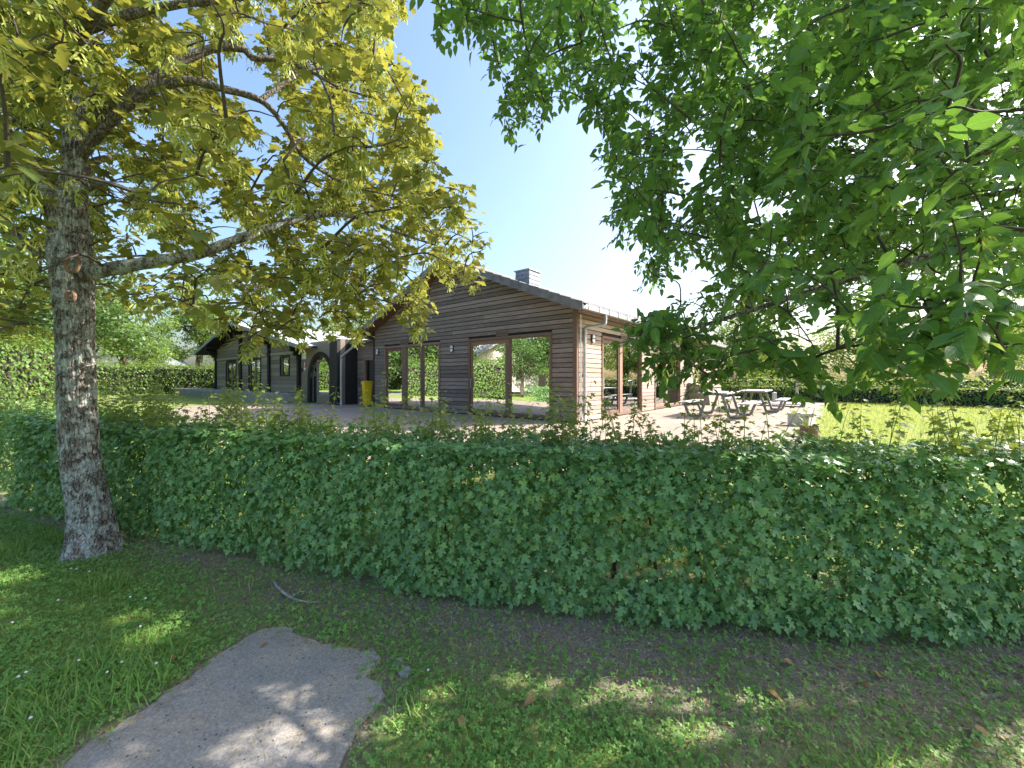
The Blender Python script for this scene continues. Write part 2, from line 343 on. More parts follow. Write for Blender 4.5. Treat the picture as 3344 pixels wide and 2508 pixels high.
def glassmat():
    m, nt, ns, ls, b = newmat('window_glass')
    fr = N(ns, 'ShaderNodeFresnel'); fr.inputs[0].default_value = 1.9
    mr = N(ns, 'ShaderNodeMapRange'); ls.new(fr.outputs[0], mr.inputs[0]); mr.inputs[1].default_value = 0; mr.inputs[2].default_value = 1; mr.inputs[3].default_value = .34; mr.inputs[4].default_value = 1
    gl = N(ns, 'ShaderNodeBsdfGlossy'); gl.inputs['Roughness'].default_value = .0; gl.inputs[0].default_value = (.95, .97, .96, 1)
    tr = N(ns, 'ShaderNodeBsdfTransparent'); tr.inputs[0].default_value = (.62, .68, .66, 1)
    mx = N(ns, 'ShaderNodeMixShader'); ls.new(mr.outputs[0], mx.inputs[0]); ls.new(tr.outputs[0], mx.inputs[1]); ls.new(gl.outputs[0], mx.inputs[2])
    ls.new(mx.outputs[0], ns['Material Output'].inputs[0]); return m
M['glass'] = glassmat()

# ------------------------------------------------------------------ ground
HX = np.array([-40, -12, -6.3, -3.76, -1.97, -.67, .29, 1.13, 1.94, 3.0, 6, 30.]); HY = np.array([22, 8.2, 4.95, 3.95, 3.36, 2.86, 2.66, 2.50, 2.42, 2.34, 2.2, 1.6])
def hedge_y(x): return np.interp(x, HX, HY)
ZP = .43
def gz(x, y):
    t = np.clip((np.asarray(y)-hedge_y(x)-.55)/1.3, 0, 1); t = t*t*(3-2*t)
    near = np.exp(-((np.asarray(x)/8)**2+((np.asarray(y)-2.5)/6)**2))
    return ZP*t+.02*(fbm(x, y, .9)-.5)*near*(1-t)
def lines(*seg): return np.unique(np.round(np.concatenate([np.linspace(a, b, n) for a, b, n in seg]), 4))
gx = lines((-900, -60, 12), (-60, -8, 40), (-8, 6, 141), (6, 60, 40), (60, 900, 12)); gy = lines((-600, -20, 8), (-20, -1, 12), (-1, 6.5, 90), (6.5, 60, 40), (60, 1200, 14))
X, Y = np.meshgrid(gx, gy); Z = gz(X, Y); nx, ny = len(gx), len(gy)
V = np.column_stack([X.ravel(), Y.ravel(), Z.ravel()]); i = (np.arange(ny-1)[:, None]*nx+np.arange(nx-1)[None]).ravel()
me = mesh_np('ground', V, np.stack([i, i+1, i+nx+1, i+nx], 1), smooth=True)
SLAB = [(-1.86, -3), (-1.85, 1.2), (-1.86, 1.645), (-1.83, 1.747), (-1.76, 1.944), (-1.70, 2.15), (-1.68, 2.3), (-1.60, 2.52), (-1.46, 2.55), (-1.33, 2.47), (-1.15, 2.40), (-.98, 2.35), (-.80, 2.33), (-.74, 2.27), (-.80, 2.16), (-.68, 2.10), (-.63, 2.03), (-.68, 1.86), (-.70, 1.645), (-.69, 1.2), (-.70, -3)]
def edge_d(p):
    P_ = np.array(SLAB); best = np.full(len(p), 9.)
    for a, b in zip(P_, np.roll(P_, -1, 0)):
        ab = b-a; t = np.clip(((p-a)@ab)/(ab@ab), 0, 1); best = np.minimum(best, np.linalg.norm(p-(a+t[:, None]*ab), axis=1))
    return best
def soil(x, y):                              # worn, bare strip along the hedge foot
    d = hedge_y(x)-np.asarray(y); wd = np.interp(x, [-6, -3, -1.5, 0, 1.5, 3.5], [.25, .35, .75, .75, .95, 1.05])
    base = np.clip(1.25-np.abs(d)/wd*(.55+.9*fbm(x, y, 2.3)), 0, 1)*np.where(d > -.9, 1, 0)
    sh = np.shape(x); e_ = edge_d(np.column_stack([np.ravel(x), np.ravel(y)]).astype(float)).reshape(sh)
    return np.maximum(base, .9*np.exp(-(e_/(.05+.09*noise2(x, y, 5.0)))**2))
a = me.attributes.new('soil', 'FLOAT', 'POINT'); a.data.foreach_set('value', soil(V[:, 0], V[:, 1]).astype(np.float32))
def groundmat():
    m, nt, ns, ls, b = newmat('lawn_ground')
    tc = N(ns, 'ShaderNodeTexCoord'); at = N(ns, 'ShaderNodeAttribute', attribute_name='soil')
    def nz(s, d=8, r=.6):
        n = N(ns, 'ShaderNodeTexNoise'); n.inputs['Scale'].default_value = s; n.inputs['Detail'].default_value = d; n.inputs['Roughness'].default_value = r; ls.new(tc.outputs['Object'], n.inputs['Vector']); return n.outputs['Fac']
    g = ramp(ns, ls, nz(26, 8, .7), [(.3, (.08, .13, .035)), (.5, (.18, .25, .06)), (.7, (.29, .32, .10))]).outputs[0]
    g = mix(ns, ls, g, (.29, .27, .10), ramp(ns, ls, nz(1.3), [(.45, (0, 0, 0)), (.7, (.6, .6, .6))]).outputs[0])
    s = ramp(ns, ls, nz(60, 8, .75), [(.3, (.13, .108, .09)), (.5, (.29, .245, .21)), (.72, (.48, .42, .37))]).outputs[0]
    c = mix(ns, ls, g, s, at.outputs['Fac']); ls.new(c, b.inputs['Base Color']); b.inputs['Roughness'].default_value = .95; b.inputs['Specular IOR Level'].default_value = .1
    bp = N(ns, 'ShaderNodeBump'); bp.inputs['Strength'].default_value = .8; bp.inputs['Distance'].default_value = .025; ls.new(nz(45, 9, .7), bp.inputs['Height']); ls.new(bp.outputs[0], b.inputs['Normal'])
    return m
tag(link('ground', me, groundmat()), 'lawn and bare soil around the timber building', kind='structure')

# worn path slab in the foreground
def rough_poly(P, step=.05, amp=.022):
    out = []
    for (x0, y0), (x1, y1) in zip(P, P[1:]+P[:1]):
        n = max(1, int(math.hypot(x1-x0, y1-y0)/step)); n = min(n, 60)
        for k in range(n):
            t = k/n; out.append((x0+(x1-x0)*t+random.uniform(-amp, amp), y0+(y1-y0)*t+random.uniform(-amp, amp)))
    return out
sp_ = rough_poly(SLAB); n = len(sp_)
mb = MB(); mb.add([(x, y, float(gz(x, y))-.08) for x, y in sp_]+[(x, y, .017) for x, y in sp_], [tuple(range(n, 2*n))]+[(i, (i+1) % n, n+(i+1) % n, n+i) for i in range(n)])
def slabmat():
    m, nt, ns, ls, b = newmat('worn_tarmac')
    tc = N(ns, 'ShaderNodeTexCoord')
    def nz(s, d=8, r=.6):
        n = N(ns, 'ShaderNodeTexNoise'); n.inputs['Scale'].default_value = s; n.inputs['Detail'].default_value = d; n.inputs['Roughness'].default_value = r; ls.new(tc.outputs['Object'], n.inputs['Vector']); return n.outputs['Fac']
    c = ramp(ns, ls, nz(90, 6, .8), [(.3, (.16, .152, .145)), (.5, (.30, .285, .27)), (.72, (.50, .465, .435))]).outputs[0]
    c = mix(ns, ls, c, (1.35, 1.2, 1.05), ramp(ns, ls, nz(3.5, 6), [(.4, (0, 0, 0)), (.65, (.8, .8, .8))]).outputs[0], 'MULTIPLY')
    vo = N(ns, 'ShaderNodeTexVoronoi'); vo.inputs['Scale'].default_value = 24; ls.new(tc.outputs['Object'], vo.inputs['Vector'])
    c = mix(ns, ls, c, (.03, .03, .03), ramp(ns, ls, vo.outputs['Distance'], [(.09, (.85, .85, .85)), (.14, (0, 0, 0))]).outputs[0])
    ls.new(c, b.inputs['Base Color']); b.inputs['Roughness'].default_value = .9; b.inputs['Specular IOR Level'].default_value = .2
    bp = N(ns, 'ShaderNodeBump'); bp.inputs['Strength'].default_value = .6; bp.inputs['Distance'].default_value = .006; ls.new(nz(140, 6, .8), bp.inputs['Height']); ls.new(bp.outputs[0], b.inputs['Normal'])
    return m
tag(mb.build('path', slabmat()), 'worn grey tarmac path end in the shaded lawn', kind='structure')

# ------------------------------------------------------------------ main building (local frame: x right along front wall, y back along side wall, origin at the near corner)
CX, CY = 1.69, 10.5; HROT = math.atan2(-.632, .775)
LM = Matrix.Translation((CX, CY, 0)) @ Matrix.Rotation(HROT, 4, 'Z')
def loc(x, y, z=0): return LM @ Vector((x, y, z))
ZG = .44; W, L = 9.53, 16.6; ZE, SL = 3.52, .404
house = empty('timber_house', loc(0, 0, ZG), HROT)
tag(house, 'long brown timber clad building with tiled gable roof and large glazed doors', 'building')
def HB(mb, name, mat, parent=None, **k):     # part in house-local coordinates (z absolute)
    for q in range(len(mb.v)): mb.v[q] = (mb.v[q][0], mb.v[q][1], mb.v[q][2]-ZG)
    return mb.build(name, mat, parent or house, **k)
def under(x): return ZE+SL*min(-x, W+x)       # roof underside height over x
PITCH = .131
def clad(wallname, openings, length, axis, gable, y=0.0):
    """backing and single boards; u along wall; axis 'x' front (u=-x), 'y' side (u=y)"""
    P = (lambda u, d, z: (-u, d, z)) if axis == 'x' else (lambda u, d, z: (-d, u, z))
    bk = MB(); cuts = sorted({0, length}|{o[0] for o in openings}|{o[1] for o in openings})
    for a_, b_ in zip(cuts, cuts[1:]):
        ops = [o for o in openings if o[0] <= a_+1e-6 and o[1] >= b_-1e-6]
        spans = [(ZG, ZE)] if not ops else [(ZG, ops[0][2]), (ops[0][3], ZE)]
        for z0, z1 in spans:
            if z1-z0 < .01: continue
            p = [P(a_, .012, z0), P(b_, .012, z0), P(b_, .16, z0), P(a_, .16, z0)]; q = [(x_, y_, z1) for x_, y_, _ in p]; bk.hexa(p+q)
    if gable:
        bk.prism([(0, ZE), (length, ZE), (length/2, ZE+SL*length/2)], .012, .16, lambda p, t: P(p[0], t, p[1]))
    wall = HB(bk, wallname, M['backing'])
    z = ZG+.03; k = 0
    while True:
        z0, z1 = z+.006, z+PITCH-.004; z += PITCH
        top = ZE+(SL*length/2 if gable else 0)
        if z0 > top-.04: break
        z1 = min(z1, top-.02) if not gable else z1
        e0 = max(0, (z0-ZE)/SL) if gable else 0; e1 = max(0, (z1-ZE)/SL) if gable else 0
        if e1 > length/2-.08: break
        segs = [(e0+.001, length-e0-.001)]
        for o in openings:
            if z1 > o[2]+.02 and z0 < o[3]-.02:
                segs = [s2 for s in segs for s2 in ((s[0], min(s[1], o[0]-.004)), (max(s[0], o[1]+.004), s[1])) if s2[1]-s2[0] > .05]
        fin = []
        for s in segs:
            if s[1]-s[0] > 4.2 and k % 3 != 1:
                c = s[0]+(s[1]-s[0])*random.choice((.35, .5, .62)); fin += [(s[0], c-.003), (c+.003, s[1])]
            else: fin.append(s)
        for s in fin:
            a0, b0 = s; a1 = a0+(e1-e0) if abs(a0-e0) < .01 else a0; b1 = b0-(e1-e0) if abs(b0-(length-e0)) < .01 else b0
            if b1-a1 < .02: continue
            m2 = MB(); d0 = -.022+random.uniform(-.005, .004); d1 = -.012
            zc = z1-.014; t = (zc-z0)/(z1-z0); ac = a0+(a1-a0)*t; bc = b0+(b1-b0)*t
            pts = [P(a0, .011, z0), P(b0, .011, z0), P(b0, d0, z0), P(a0, d0, z0), P(ac, d0-.0, zc), P(bc, d0, zc), P(a1, .011, z1), P(b1, .011, z1)]
            m2.add(pts, [(0, 1, 2, 3), (3, 2, 5, 4), (4, 5, 7, 6), (6, 7, 1, 0), (0, 3, 4, 6), (1, 7, 5, 2)])
            HB(m2, 'board', M['board'] if axis == 'x' else M['board_lit'], wall)
        k += 1
    return wall
# openings: u0, u1, z0, z1
O_DOOR, O_WIN = (.75, 3.98, .47, 2.89), (5.38, 8.74, .47, 2.89)
S_DOOR, S_DOOR2, S_W3, S_W4 = (1.40, 4.46, .47, 2.86), (5.70, 8.80, .47, 2.86), (11.6, 12.7, 1.35, 2.5), (14.2, 15.2, 1.0, 2.6)
clad('front_wall', [O_DOOR, O_WIN], W, 'x', True)
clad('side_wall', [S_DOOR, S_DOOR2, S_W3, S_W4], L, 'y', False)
mb = MB(); mb.box(-W, -W+.16, .16, L, ZG, ZE); HB(mb, 'end_wall', M['board'])
mb = MB(); mb.box(-W+.16, -.16, L-.16, L, ZG, ZE); mb.prism([(0, ZE), (-W, ZE), (-W/2, ZE+SL*W/2)], L-.16, L, lambda p, t: (p[0], t, p[1])); HB(mb, 'back_wall', M['board'])
mb = MB(); mb.box(-W+.16, -.16, .16, L-.16, ZG-.02, ZG+.02); HB(mb, 'room_floor', M['conc'])
mb = MB(); mb.box(-W+.16, -.16, 6.5, 6.6, ZG+.03, ZE-.02); HB(mb, 'room_partition', M['inner'])
mb = MB(); mb.box(-W+.16, -.16, .17, L-.17, ZE-.12, ZE-.05); HB(mb, 'room_ceiling', M['inner'])
# corner trims
for nm, (x0, x1, y0, y1) in {'a': (-.09, .032, -.034, .07), 'b': (-W-.03, -W+.09, -.034, .07)}.items():
    mb = MB(); mb.box(x0, x1, y0, y1, ZG, ZE+.0); HB(mb, 'corner_board', M['frame'] if nm == 'a' else M['black_wood'], bevel=.004)
def glazing(op, axis, mull, door_leaves=(), rail=.17, head=.08, blinds=False):
    u0, u1, z0, z1 = op; P = (lambda u, d, z: (-u, d, z)) if axis == 'x' else (lambda u, d, z: (-d, u, z))
    def pb(mb, a, b, d0, d1, c, d):
        q = [P(a, d0, c), P(b, d0, c), P(b, d1, c), P(a, d1, c)]; mb.hexa(q+[(x, y, d) for x, y, _ in q])
    mb = MB(); f = .075
    pb(mb, u0, u0+f, -.05, .10, z0, z1); pb(mb, u1-f, u1, -.05, .10, z0, z1)
    pb(mb, u0+f, u1-f, -.048, .10, z1-head, z1); pb(mb, u0+f, u1-f, -.03, .10, z0, z0+rail*.45)
    fr = HB(mb, 'window_frame', M['frame'], bevel=.004)
    edges = [u0+f]+[e for m_ in mull for e in m_]+[u1-f]
    for m_ in mull:
        mb = MB(); pb(mb, m_[0], m_[1], -.02, .09, z0+rail*.45, z1-head); HB(mb, 'mullion', M['frame'], fr, bevel=.004)
    for k in range(0, len(edges), 2):
        a_, b_ = edges[k], edges[k+1]; zb, zt = z0+rail*.45, z1-head
        mb = MB(); g = .055 if k//2 in door_leaves else .02
        pb(mb, a_, a_+g, .0, .07, zb, zt); pb(mb, b_-g, b_, .0, .07, zb, zt); pb(mb, a_+g, b_-g, .0, .07, zt-(g if g < .05 else .13), zt); pb(mb, a_+g, b_-g, .0, .07, zb, zb+(rail*.55 if k//2 in door_leaves else .05))
        sh = HB(mb, 'sash', M['frame'], fr, bevel=.003)
        mb = MB(); zz0 = zb+(rail*.55 if k//2 in door_leaves else .05); zz1 = zt-(g if g < .05 else .13)
        pb(mb, a_+g-.005, b_-g+.005, .032, .038, zz0-.005, zz1+.005); HB(mb, 'pane', M['glass'], fr)
        if k//2 in door_leaves:
            mb = MB(); hx = a_+g*.5 if axis == 'y' else b_-g*.5
            mb2 = MB(); pb(mb2, hx-.012, hx+.012, -.05, -.03, 1.3, 1.62); pb(mb2, hx-.01, hx+.01, -.031, .002, 1.32, 1.36); pb(mb2, hx-.01, hx+.01, -.031, .002, 1.56, 1.60); HB(mb2, 'handle', M['gutter'], fr)
        if blinds:
            for q in range(5):
                uu = a_+g+(b_-a_-2*g)*(q+.5+random.uniform(-.3, .3))/5
                mb = MB(); pb(mb, uu-.02, uu+.02, .30, .306, zz0+.04, zz1); HB(mb, 'blind_slat', M['blind'], fr)
            for zz in (.35, .62):
                mb = MB(); pb(mb, a_+g, b_-g, .36, .39, zz0+zz, zz0+zz+.05); HB(mb, 'radiator_rail', M['blind'], fr)
    return fr
glazing(O_DOOR, 'x', [(2.25, 2.39)], (1,))
glazing(O_WIN, 'x', [(6.34, 6.48), (7.35, 7.58)], (2,))
glazing(S_DOOR, 'y', [(2.66, 2.86)], (0,), blinds=True)
glazing(S_DOOR2, 'y', [(6.98, 7.18)], (0,), blinds=True)
glazing(S_W3, 'y', [], ()); glazing(S_W4, 'y', [(14.66, 14.74)], ())
# vents over the openings
for axis, u, z in (('x', 2.55, 2.97), ('x', 7.45, 2.97), ('y', 2.95, 2.95)):
    P = (lambda u_, d, z_: (-u_, d, z_)) if axis == 'x' else (lambda u_, d, z_: (-d, u_, z_))
    def pb(mb, a, b, d0, d1, c, d):
        q = [P(a, d0, c), P(b, d0, c), P(b, d1, c), P(a, d1, c)]; mb.hexa(q+[(x, y, d) for x, y, _ in q])
    mb = MB(); pb(mb, u-.24, u+.24, -.035, .005, z-.07, z-.05); pb(mb, u-.24, u+.24, -.035, .005, z+.05, z+.07); pb(mb, u-.24, u-.22, -.035, .005, z-.05, z+.05); pb(mb, u+.22, u+.24, -.035, .005, z-.05, z+.05)
    v_ = HB(mb, 'vent', M['vent'])
    for q in range(3):
        mb = MB(); pb(mb, u-.22, u+.22, -.033, -.015, z-.042+q*.03, z-.026+q*.03); HB(mb, 'slat', M['frame'], v_)
# wall lamps
for axis, u, z in (('x', 4.75, 2.62), ('x', 9.2, 2.70), ('y', .82, 2.72)):
    P = (lambda u_, d, z_: (-u_, d, z_)) if axis == 'x' else (lambda u_, d, z_: (-d, u_, z_))
    mb = MB(); oct_ = [(.075*math.cos(a_)*1.0, .13*math.sin(a_)) for a_ in np.linspace(0, 2*math.pi, 16, endpoint=False)]
    mb.prism(oct_, -.055, -.02, lambda p, t: P(u+p[0], t, z+p[1])); lb = HB(mb, 'wall_lamp', M['dark_metal'])
    mb = MB(); mb.prism([(p*.82, q*.82) for p, q in oct_], -.085, -.056, lambda p, t: P(u+p[0], t, z+p[1])); HB(mb, 'diffuser', M['lamp'], lb)
    mb = MB(); mb.prism([(-.08, -.012), (.08, -.012), (.08, .012), (-.08, .012)], -.092, -.05, lambda p, t: P(u+p[0], t, z+p[1])); HB(mb, 'guard_bar', M['dark_metal'], lb)
# roof: two slopes of tile courses, verge tiles one by one
OV, EV = .52, .45; TT = .2
CR = math.cos(math.atan(SL))
def rz(x): return ZE+SL*min(-x, W+x)+.012    # underside of roof deck
for sgn in (1, -1):
    X = (lambda d: -W/2+sgn*d)                # d horizontal distance from ridge
    half = W/2+EV; zr = ZE+SL*W/2+.012
    mb = MB(); mb.prism([(0, zr), (half, zr-SL*half), (half, zr-SL*half+.09), (0, zr+.09)], -OV+.02, L+.4, lambda p, t: (X(p[0]), t, p[1])); deck = HB(mb, 'roof_deck', M['soffit'])
    mb = MB(); mb.prism([(0, zr-.03), (half, zr-SL*half-.03), (half, zr-SL*half+.115), (0, zr+.115)], -OV-.012, -OV+.018, lambda p, t: (X(p[0]), t, p[1])); HB(mb, 'barge_board', M['frame'], deck)
    nrow = 16; st = half/nrow; mb = MB()
    for k in range(nrow):
        d0, d1 = k*st-.02, (k+1)*st+.03; z0, z1 = zr-SL*d0+.10, zr-SL*d1+.125
        nc = 40; ys = np.linspace(-OV+.30, L+.4, nc*2+1)
        for j in range(0, nc*2, 2):           # interlocking tiles, a shallow trough on each
            y0, y1, y2 = ys[j], ys[j+1], ys[j+2]
            mb.add([(X(d0), y0, z0+.03), (X(d1), y0, z1+.03), (X(d1), y1, z1+.005), (X(d0), y1, z0+.005), (X(d1), y2, z1+.03), (X(d0), y2, z0+.03), (X(d1), y0, z1-.02), (X(d1), y1, z1-.04), (X(d1), y2, z1-.02)],
                   [(0, 1, 2, 3), (3, 2, 4, 5), (1, 6, 7, 2), (2, 7, 8, 4)])
    rt = HB(mb, 'roof_tiles', M['tile'], deck); rt['kind'] = 'stuff'
    for k in range(nrow):
        d0, d1 = k*st, (k+1)*st+.045; z0, z1 = zr-SL*d0+.10, zr-SL*d1+.125
        yo = -OV-.045+random.uniform(-.004, .004); ap = .20
        mb = MB(); pr = [(yo, .045), (yo, -ap), (yo+.022, -ap), (yo+.022, .015), (-OV+.31, .015), (-OV+.31, .045)]
        mb.add([(X(d0), y_, z0+q) for y_, q in pr]+[(X(d1), y_, z1+q+(.0 if q > 0 else .02)) for y_, q in pr], [(0, 1, 2, 3, 4, 5)[::-1], (6, 7, 8, 9, 10, 11)]+[(i, (i+1) % 6, 6+(i+1) % 6, 6+i) for i in range(6)])
        HB(mb, 'verge_tile', M['tile'], deck, bevel=.006)
# ridge tiles
zr = ZE+SL*W/2+.012+.13
for k in range(46):
    y0 = -OV-.04+k*.38; a_ = np.linspace(0, math.pi, 7)
    mb = MB(); r_ = .125-(k % 2)*.004; pr = [(-W/2+r_*1.1*math.cos(q), zr-.05+r_*math.sin(q)) for q in a_]
    mb.prism(pr, y0, y0+.40, lambda p, t: (p[0], t, p[1])); HB(mb, 'ridge_tile', M['tile'])
# eaves: gutter with brackets, fascia
for xs, s in ((EV, 1), (-W-EV, -1)):
    ze = ZE-SL*EV
    mb = MB(); mb.box(min(xs, xs-s*.025), max(xs, xs-s*.025), -OV+.03, L+.4, ze-.07, ze+.09); HB(mb, 'fascia', M['frame'])
    mb = MB(); pr = [(.005, .0), (.125, .0), (.135, .115), (.125, .115), (.115, .012), (.012, .012), (.012, .135), (.005, .135)]
    mb.prism([(xs+s*p, ze-.03+q) for p, q in pr], -OV-.02, L+.4, lambda p, t: (p[0], t, p[1])); gt = HB(mb, 'gutter', M['gutter'])
    for k in range(30 if s == 1 else 8):
        y0 = -OV+.1+k*.58; mb = MB(); mb.box(min(xs, xs+s*.142), max(xs, xs+s*.142), y0, y0+.03, ze+.085, ze+.112); mb.box(min(xs+s*.136, xs+s*.142), max(xs+s*.136, xs+s*.142), y0, y0+.03, ze-.032, ze+.085); HB(mb, 'bracket', M['dark_metal'] if k % 1 else M['gutter'], gt)
ze = ZE-SL*EV
mb = MB(); mb.tube(spline([(EV+.07, .62, ze+.02), (EV+.07, .62, ze-.20), (EV+.03, .57, ze-.30), (.14, .32, 2.98), (.09, .29, 2.86), (.085, .29, 2.6), (.085, .29, ZG)], 6), .043, 10); dp = HB(mb, 'downpipe', M['gutter'], smooth=True)
for z in (2.8, 1.7, .8):
    mb = MB(); mb.box(.0, .14, .24, .34, z, z+.03); HB(mb, 'pipe_clip', M['gutter'], dp)
# second thin conduit beside the corner
mb = MB(); mb.tube([(.06, .12, 3.3), (.06, .12, ZG)], .018, 8); HB(mb, 'cable_conduit', M['white'])
# chimney clad in slates
cx0, cy0, cz0, cz1 = -3.2, 2.2, 4.7, 5.50; cw, cl = .60, .66
mb = MB(); mb.box(cx0-cw, cx0, cy0, cy0+cl, cz0-.4, cz1); ch = HB(mb, 'chimney', M['slate'])
mb = MB(); mb.box(cx0-cw-.05, cx0+.05, cy0-.05, cy0+cl+.05, cz1, cz1+.04); HB(mb, 'cap', M['gutter'], ch)
for r_ in range(7):
    z1 = cz1-.01-r_*.155; z0 = z1-.15; off = (r_ % 2)*.5
    for k in range(-1, 4):
        a_ = max(0, (k+off)*.2); b_ = min(cw, (k+off+1)*.2-.006)
        if b_-a_ > .03:
            mb = MB(); mb.hexa([(cx0-b_, cy0-.026, z0), (cx0-a_, cy0-.026, z0), (cx0-a_, cy0-.004, z0), (cx0-b_, cy0-.004, z0), (cx0-b_, cy0-.012, z1), (cx0-a_, cy0-.012, z1), (cx0-a_, cy0-.002, z1), (cx0-b_, cy0-.002, z1)]); HB(mb, 'slate', M['slate'], ch)
        a_ = max(0, (k+off)*.22); b_ = min(cl, (k+off+1)*.22-.006)
        if b_-a_ > .03:
            mb = MB(); mb.hexa([(cx0+.004, cy0+a_, z0), (cx0+.026, cy0+a_, z0), (cx0+.026, cy0+b_, z0), (cx0+.004, cy0+b_, z0), (cx0+.002, cy0+a_, z1), (cx0+.012, cy0+a_, z1), (cx0+.012, cy0+b_, z1), (cx0+.002, cy0+b_, z1)]); HB(mb, 'slate', M['slate'], ch)
# link wing between the two buildings
lk = MB(); lk.box(-W-2.6, -W-.001, .62, 4.5, ZG, 3.2); link_w = HB(lk, 'link_wall', M['backing'])
z = ZG+.03
while z < 3.1:
    for a_, b_ in ((-W-2.58, -W-1.73), (-W-.72, -W-.03)) if z < 2.5 else ((-W-2.58, -W-.03),):
        mb = MB(); mb.hexa([(a_, .595, z), (b_, .595, z), (b_, .619, z), (a_, .619, z), (a_, .605, z+.125), (b_, .605, z+.125), (b_, .619, z+.125), (a_, .619, z+.125)]); HB(mb, 'board', M['board'], link_w)
    z += PITCH
mb = MB(); mb.box(-W-1.72, -W-1.62, .55, .618, ZG, 2.55); mb.box(-W-.83, -W-.73, .55, .618, ZG, 2.55); mb.box(-W-1.62, -W-.83, .552, .618, 2.44, 2.55); mb.box(-W-1.62, -W-.83, .56, .618, ZG, .62); fr = HB(mb, 'door_frame', M['frame'])
mb = MB(); mb.box(-W-1.62, -W-.83, .605, .612, .62, 2.44); HB(mb, 'pane', M['glass'], fr)
mb = MB(); mb.prism([(-W-2.7, 3.21), (-W-.02, 3.21), (-W-.02, 3.3), (-W-2.7, 3.3)], .2, 4.6, lambda p, t: (p[0], t, p[1])); HB(mb, 'link_roof', M['tile'])
mb = MB(); mb.tube(spline([(-W-EV-.06, -.30, ze+.0), (-W-EV-.1, -.33, ze-.18), (-W-1.9, -.33, 2.62), (-W-2.05, -.33, 2.45), (-W-2.06, -.33, ZG)], 6), .05, 10); HB(mb, 'downpipe', M['gutter'], smooth=True)

# ------------------------------------------------------------------ patio, terrace
def sheet(name, pts, z, mat, label, step=None):
    n = len(pts); me_ = MB(); me_.add([(x, y, z) for x, y in pts], [tuple(range(n))]); o = me_.build(name, mat); tag(o, label, kind='structure'); return o
def patiomat():
    m, nt, ns, ls, b = newmat('sandy_pavers')
    tc = N(ns, 'ShaderNodeTexCoord'); mp = N(ns, 'ShaderNodeMapping'); mp.inputs['Rotation'].default_value = (0, 0, -HROT); ls.new(tc.outputs['Object'], mp.inputs[0])
    br = N(ns, 'ShaderNodeTexBrick'); ls.new(mp.outputs[0], br.inputs['Vector']); br.inputs['Scale'].default_value = 1.0; br.inputs['Brick Width'].default_value = .21; br.inputs['Row Height'].default_value = .105; br.inputs['Mortar Size'].default_value = .006
    br.inputs['Color1'].default_value = (.30, .24, .19, 1); br.inputs['Color2'].default_value = (.38, .30, .235, 1); br.inputs['Mortar'].default_value = (.2, .17, .14, 1)
    n1 = N(ns, 'ShaderNodeTexNoise'); n1.inputs['Scale'].default_value = .8; n1.inputs['Detail'].default_value = 8; ls.new(tc.outputs['Object'], n1.inputs['Vector'])
    c = mix(ns, ls, br.outputs['Color'], (.75, .75, .78), ramp(ns, ls, n1.outputs['Fac'], [(.4, (0, 0, 0)), (.7, (.8, .8, .8))]).outputs[0], 'MULTIPLY')
    ls.new(c, b.inputs['Base Color']); b.inputs['Roughness'].default_value = .9; b.inputs['Specular IOR Level'].default_value = .2
    bp = N(ns, 'ShaderNodeBump'); bp.inputs['Strength'].default_value = .5; bp.inputs['Distance'].default_value = .01; ls.new(br.outputs['Fac'], bp.inputs['Height']); bp.invert = True; ls.new(bp.outputs[0], b.inputs['Normal'])
    return m
def L2(x, y): v = loc(x, y); return (v.x, v.y)
edge_r = [L2(4.85+.12*math.sin(k*1.9)+.08*math.sin(k*.7), 19-k*1.1) for k in range(21)]
pts = [L2(-13.5, -.9), L2(-13.5, 5), L2(-9.6, 6), L2(-9.6, 19)]+edge_r+[(4.2, 4.6), (2, 4.75), (0, 5.1), (-2, 5.7), (-4, 6.6), (-6, 7.6), (-8, 8.9), (-10, 10.4), L2(-16, -5), L2(-16, -2.2)]
sheet('patio', pts, ZP+.014, patiomat(), 'sandy block paved patio round the timber building')

# old grey log building: same axes; local offset so that its facade runs along x with s = distance left of the arch side
OB0 = Vector((-10.3, 20.0, 0)); OM = Matrix.Translation(OB0) @ Matrix.Rotation(HROT, 4, 'Z')
ZT = .88
old = empty('log_house', (OB0.x, OB0.y, ZT), HROT)
tag(old, 'grey log lodge with black posts, deep eaves and arched glass door', 'building')
def OBD(mb, name, mat, parent=None, **k):
    for q in range(len(mb.v)): mb.v[q] = (mb.v[q][0], mb.v[q][1], mb.v[q][2]-ZT)
    return mb.build(name, mat, parent or old, **k)
# x = -s
ops_old = [(10.13, 12.25, .95, 2.75), (5.83, 7.88, .90, 2.85), (1.82, 3.08, 1.75, 2.85)]
def oldroof(s):                              # underside height along the facade
    return 5.02-.20*abs(s-8.6)
bk = MB(); cuts = sorted({.57, 14.8}|{c for o in ops_old for c in o[:2]})
for a_, b_ in zip(cuts, cuts[1:]):
    o = [o for o in ops_old if o[0] <= a_+1e-6 and o[1] >= b_-1e-6]
    for z0, z1 in ([(ZT-.4, 3.4)] if not o else [(ZT-.4, o[0][2]), (o[0][3], 3.4)]): bk.box(-b_, -a_, .02, .2, z0, z1)
bk.prism([(-.57, 3.4), (-14.8, 3.4), (-14.8, oldroof(14.8)), (-8.6, oldroof(8.6)), (-.57, oldroof(.57))], .02, .2, lambda p, t: (p[0], t, p[1]))
ow = OBD(bk, 'front_wall', M['backing'])
posts = [(.57, 1.03), (4.4, 4.96), (9.04, 9.78), (14.3, 14.81)]
bays = [(1.04, 4.39), (4.97, 9.03), (9.79, 14.29)]
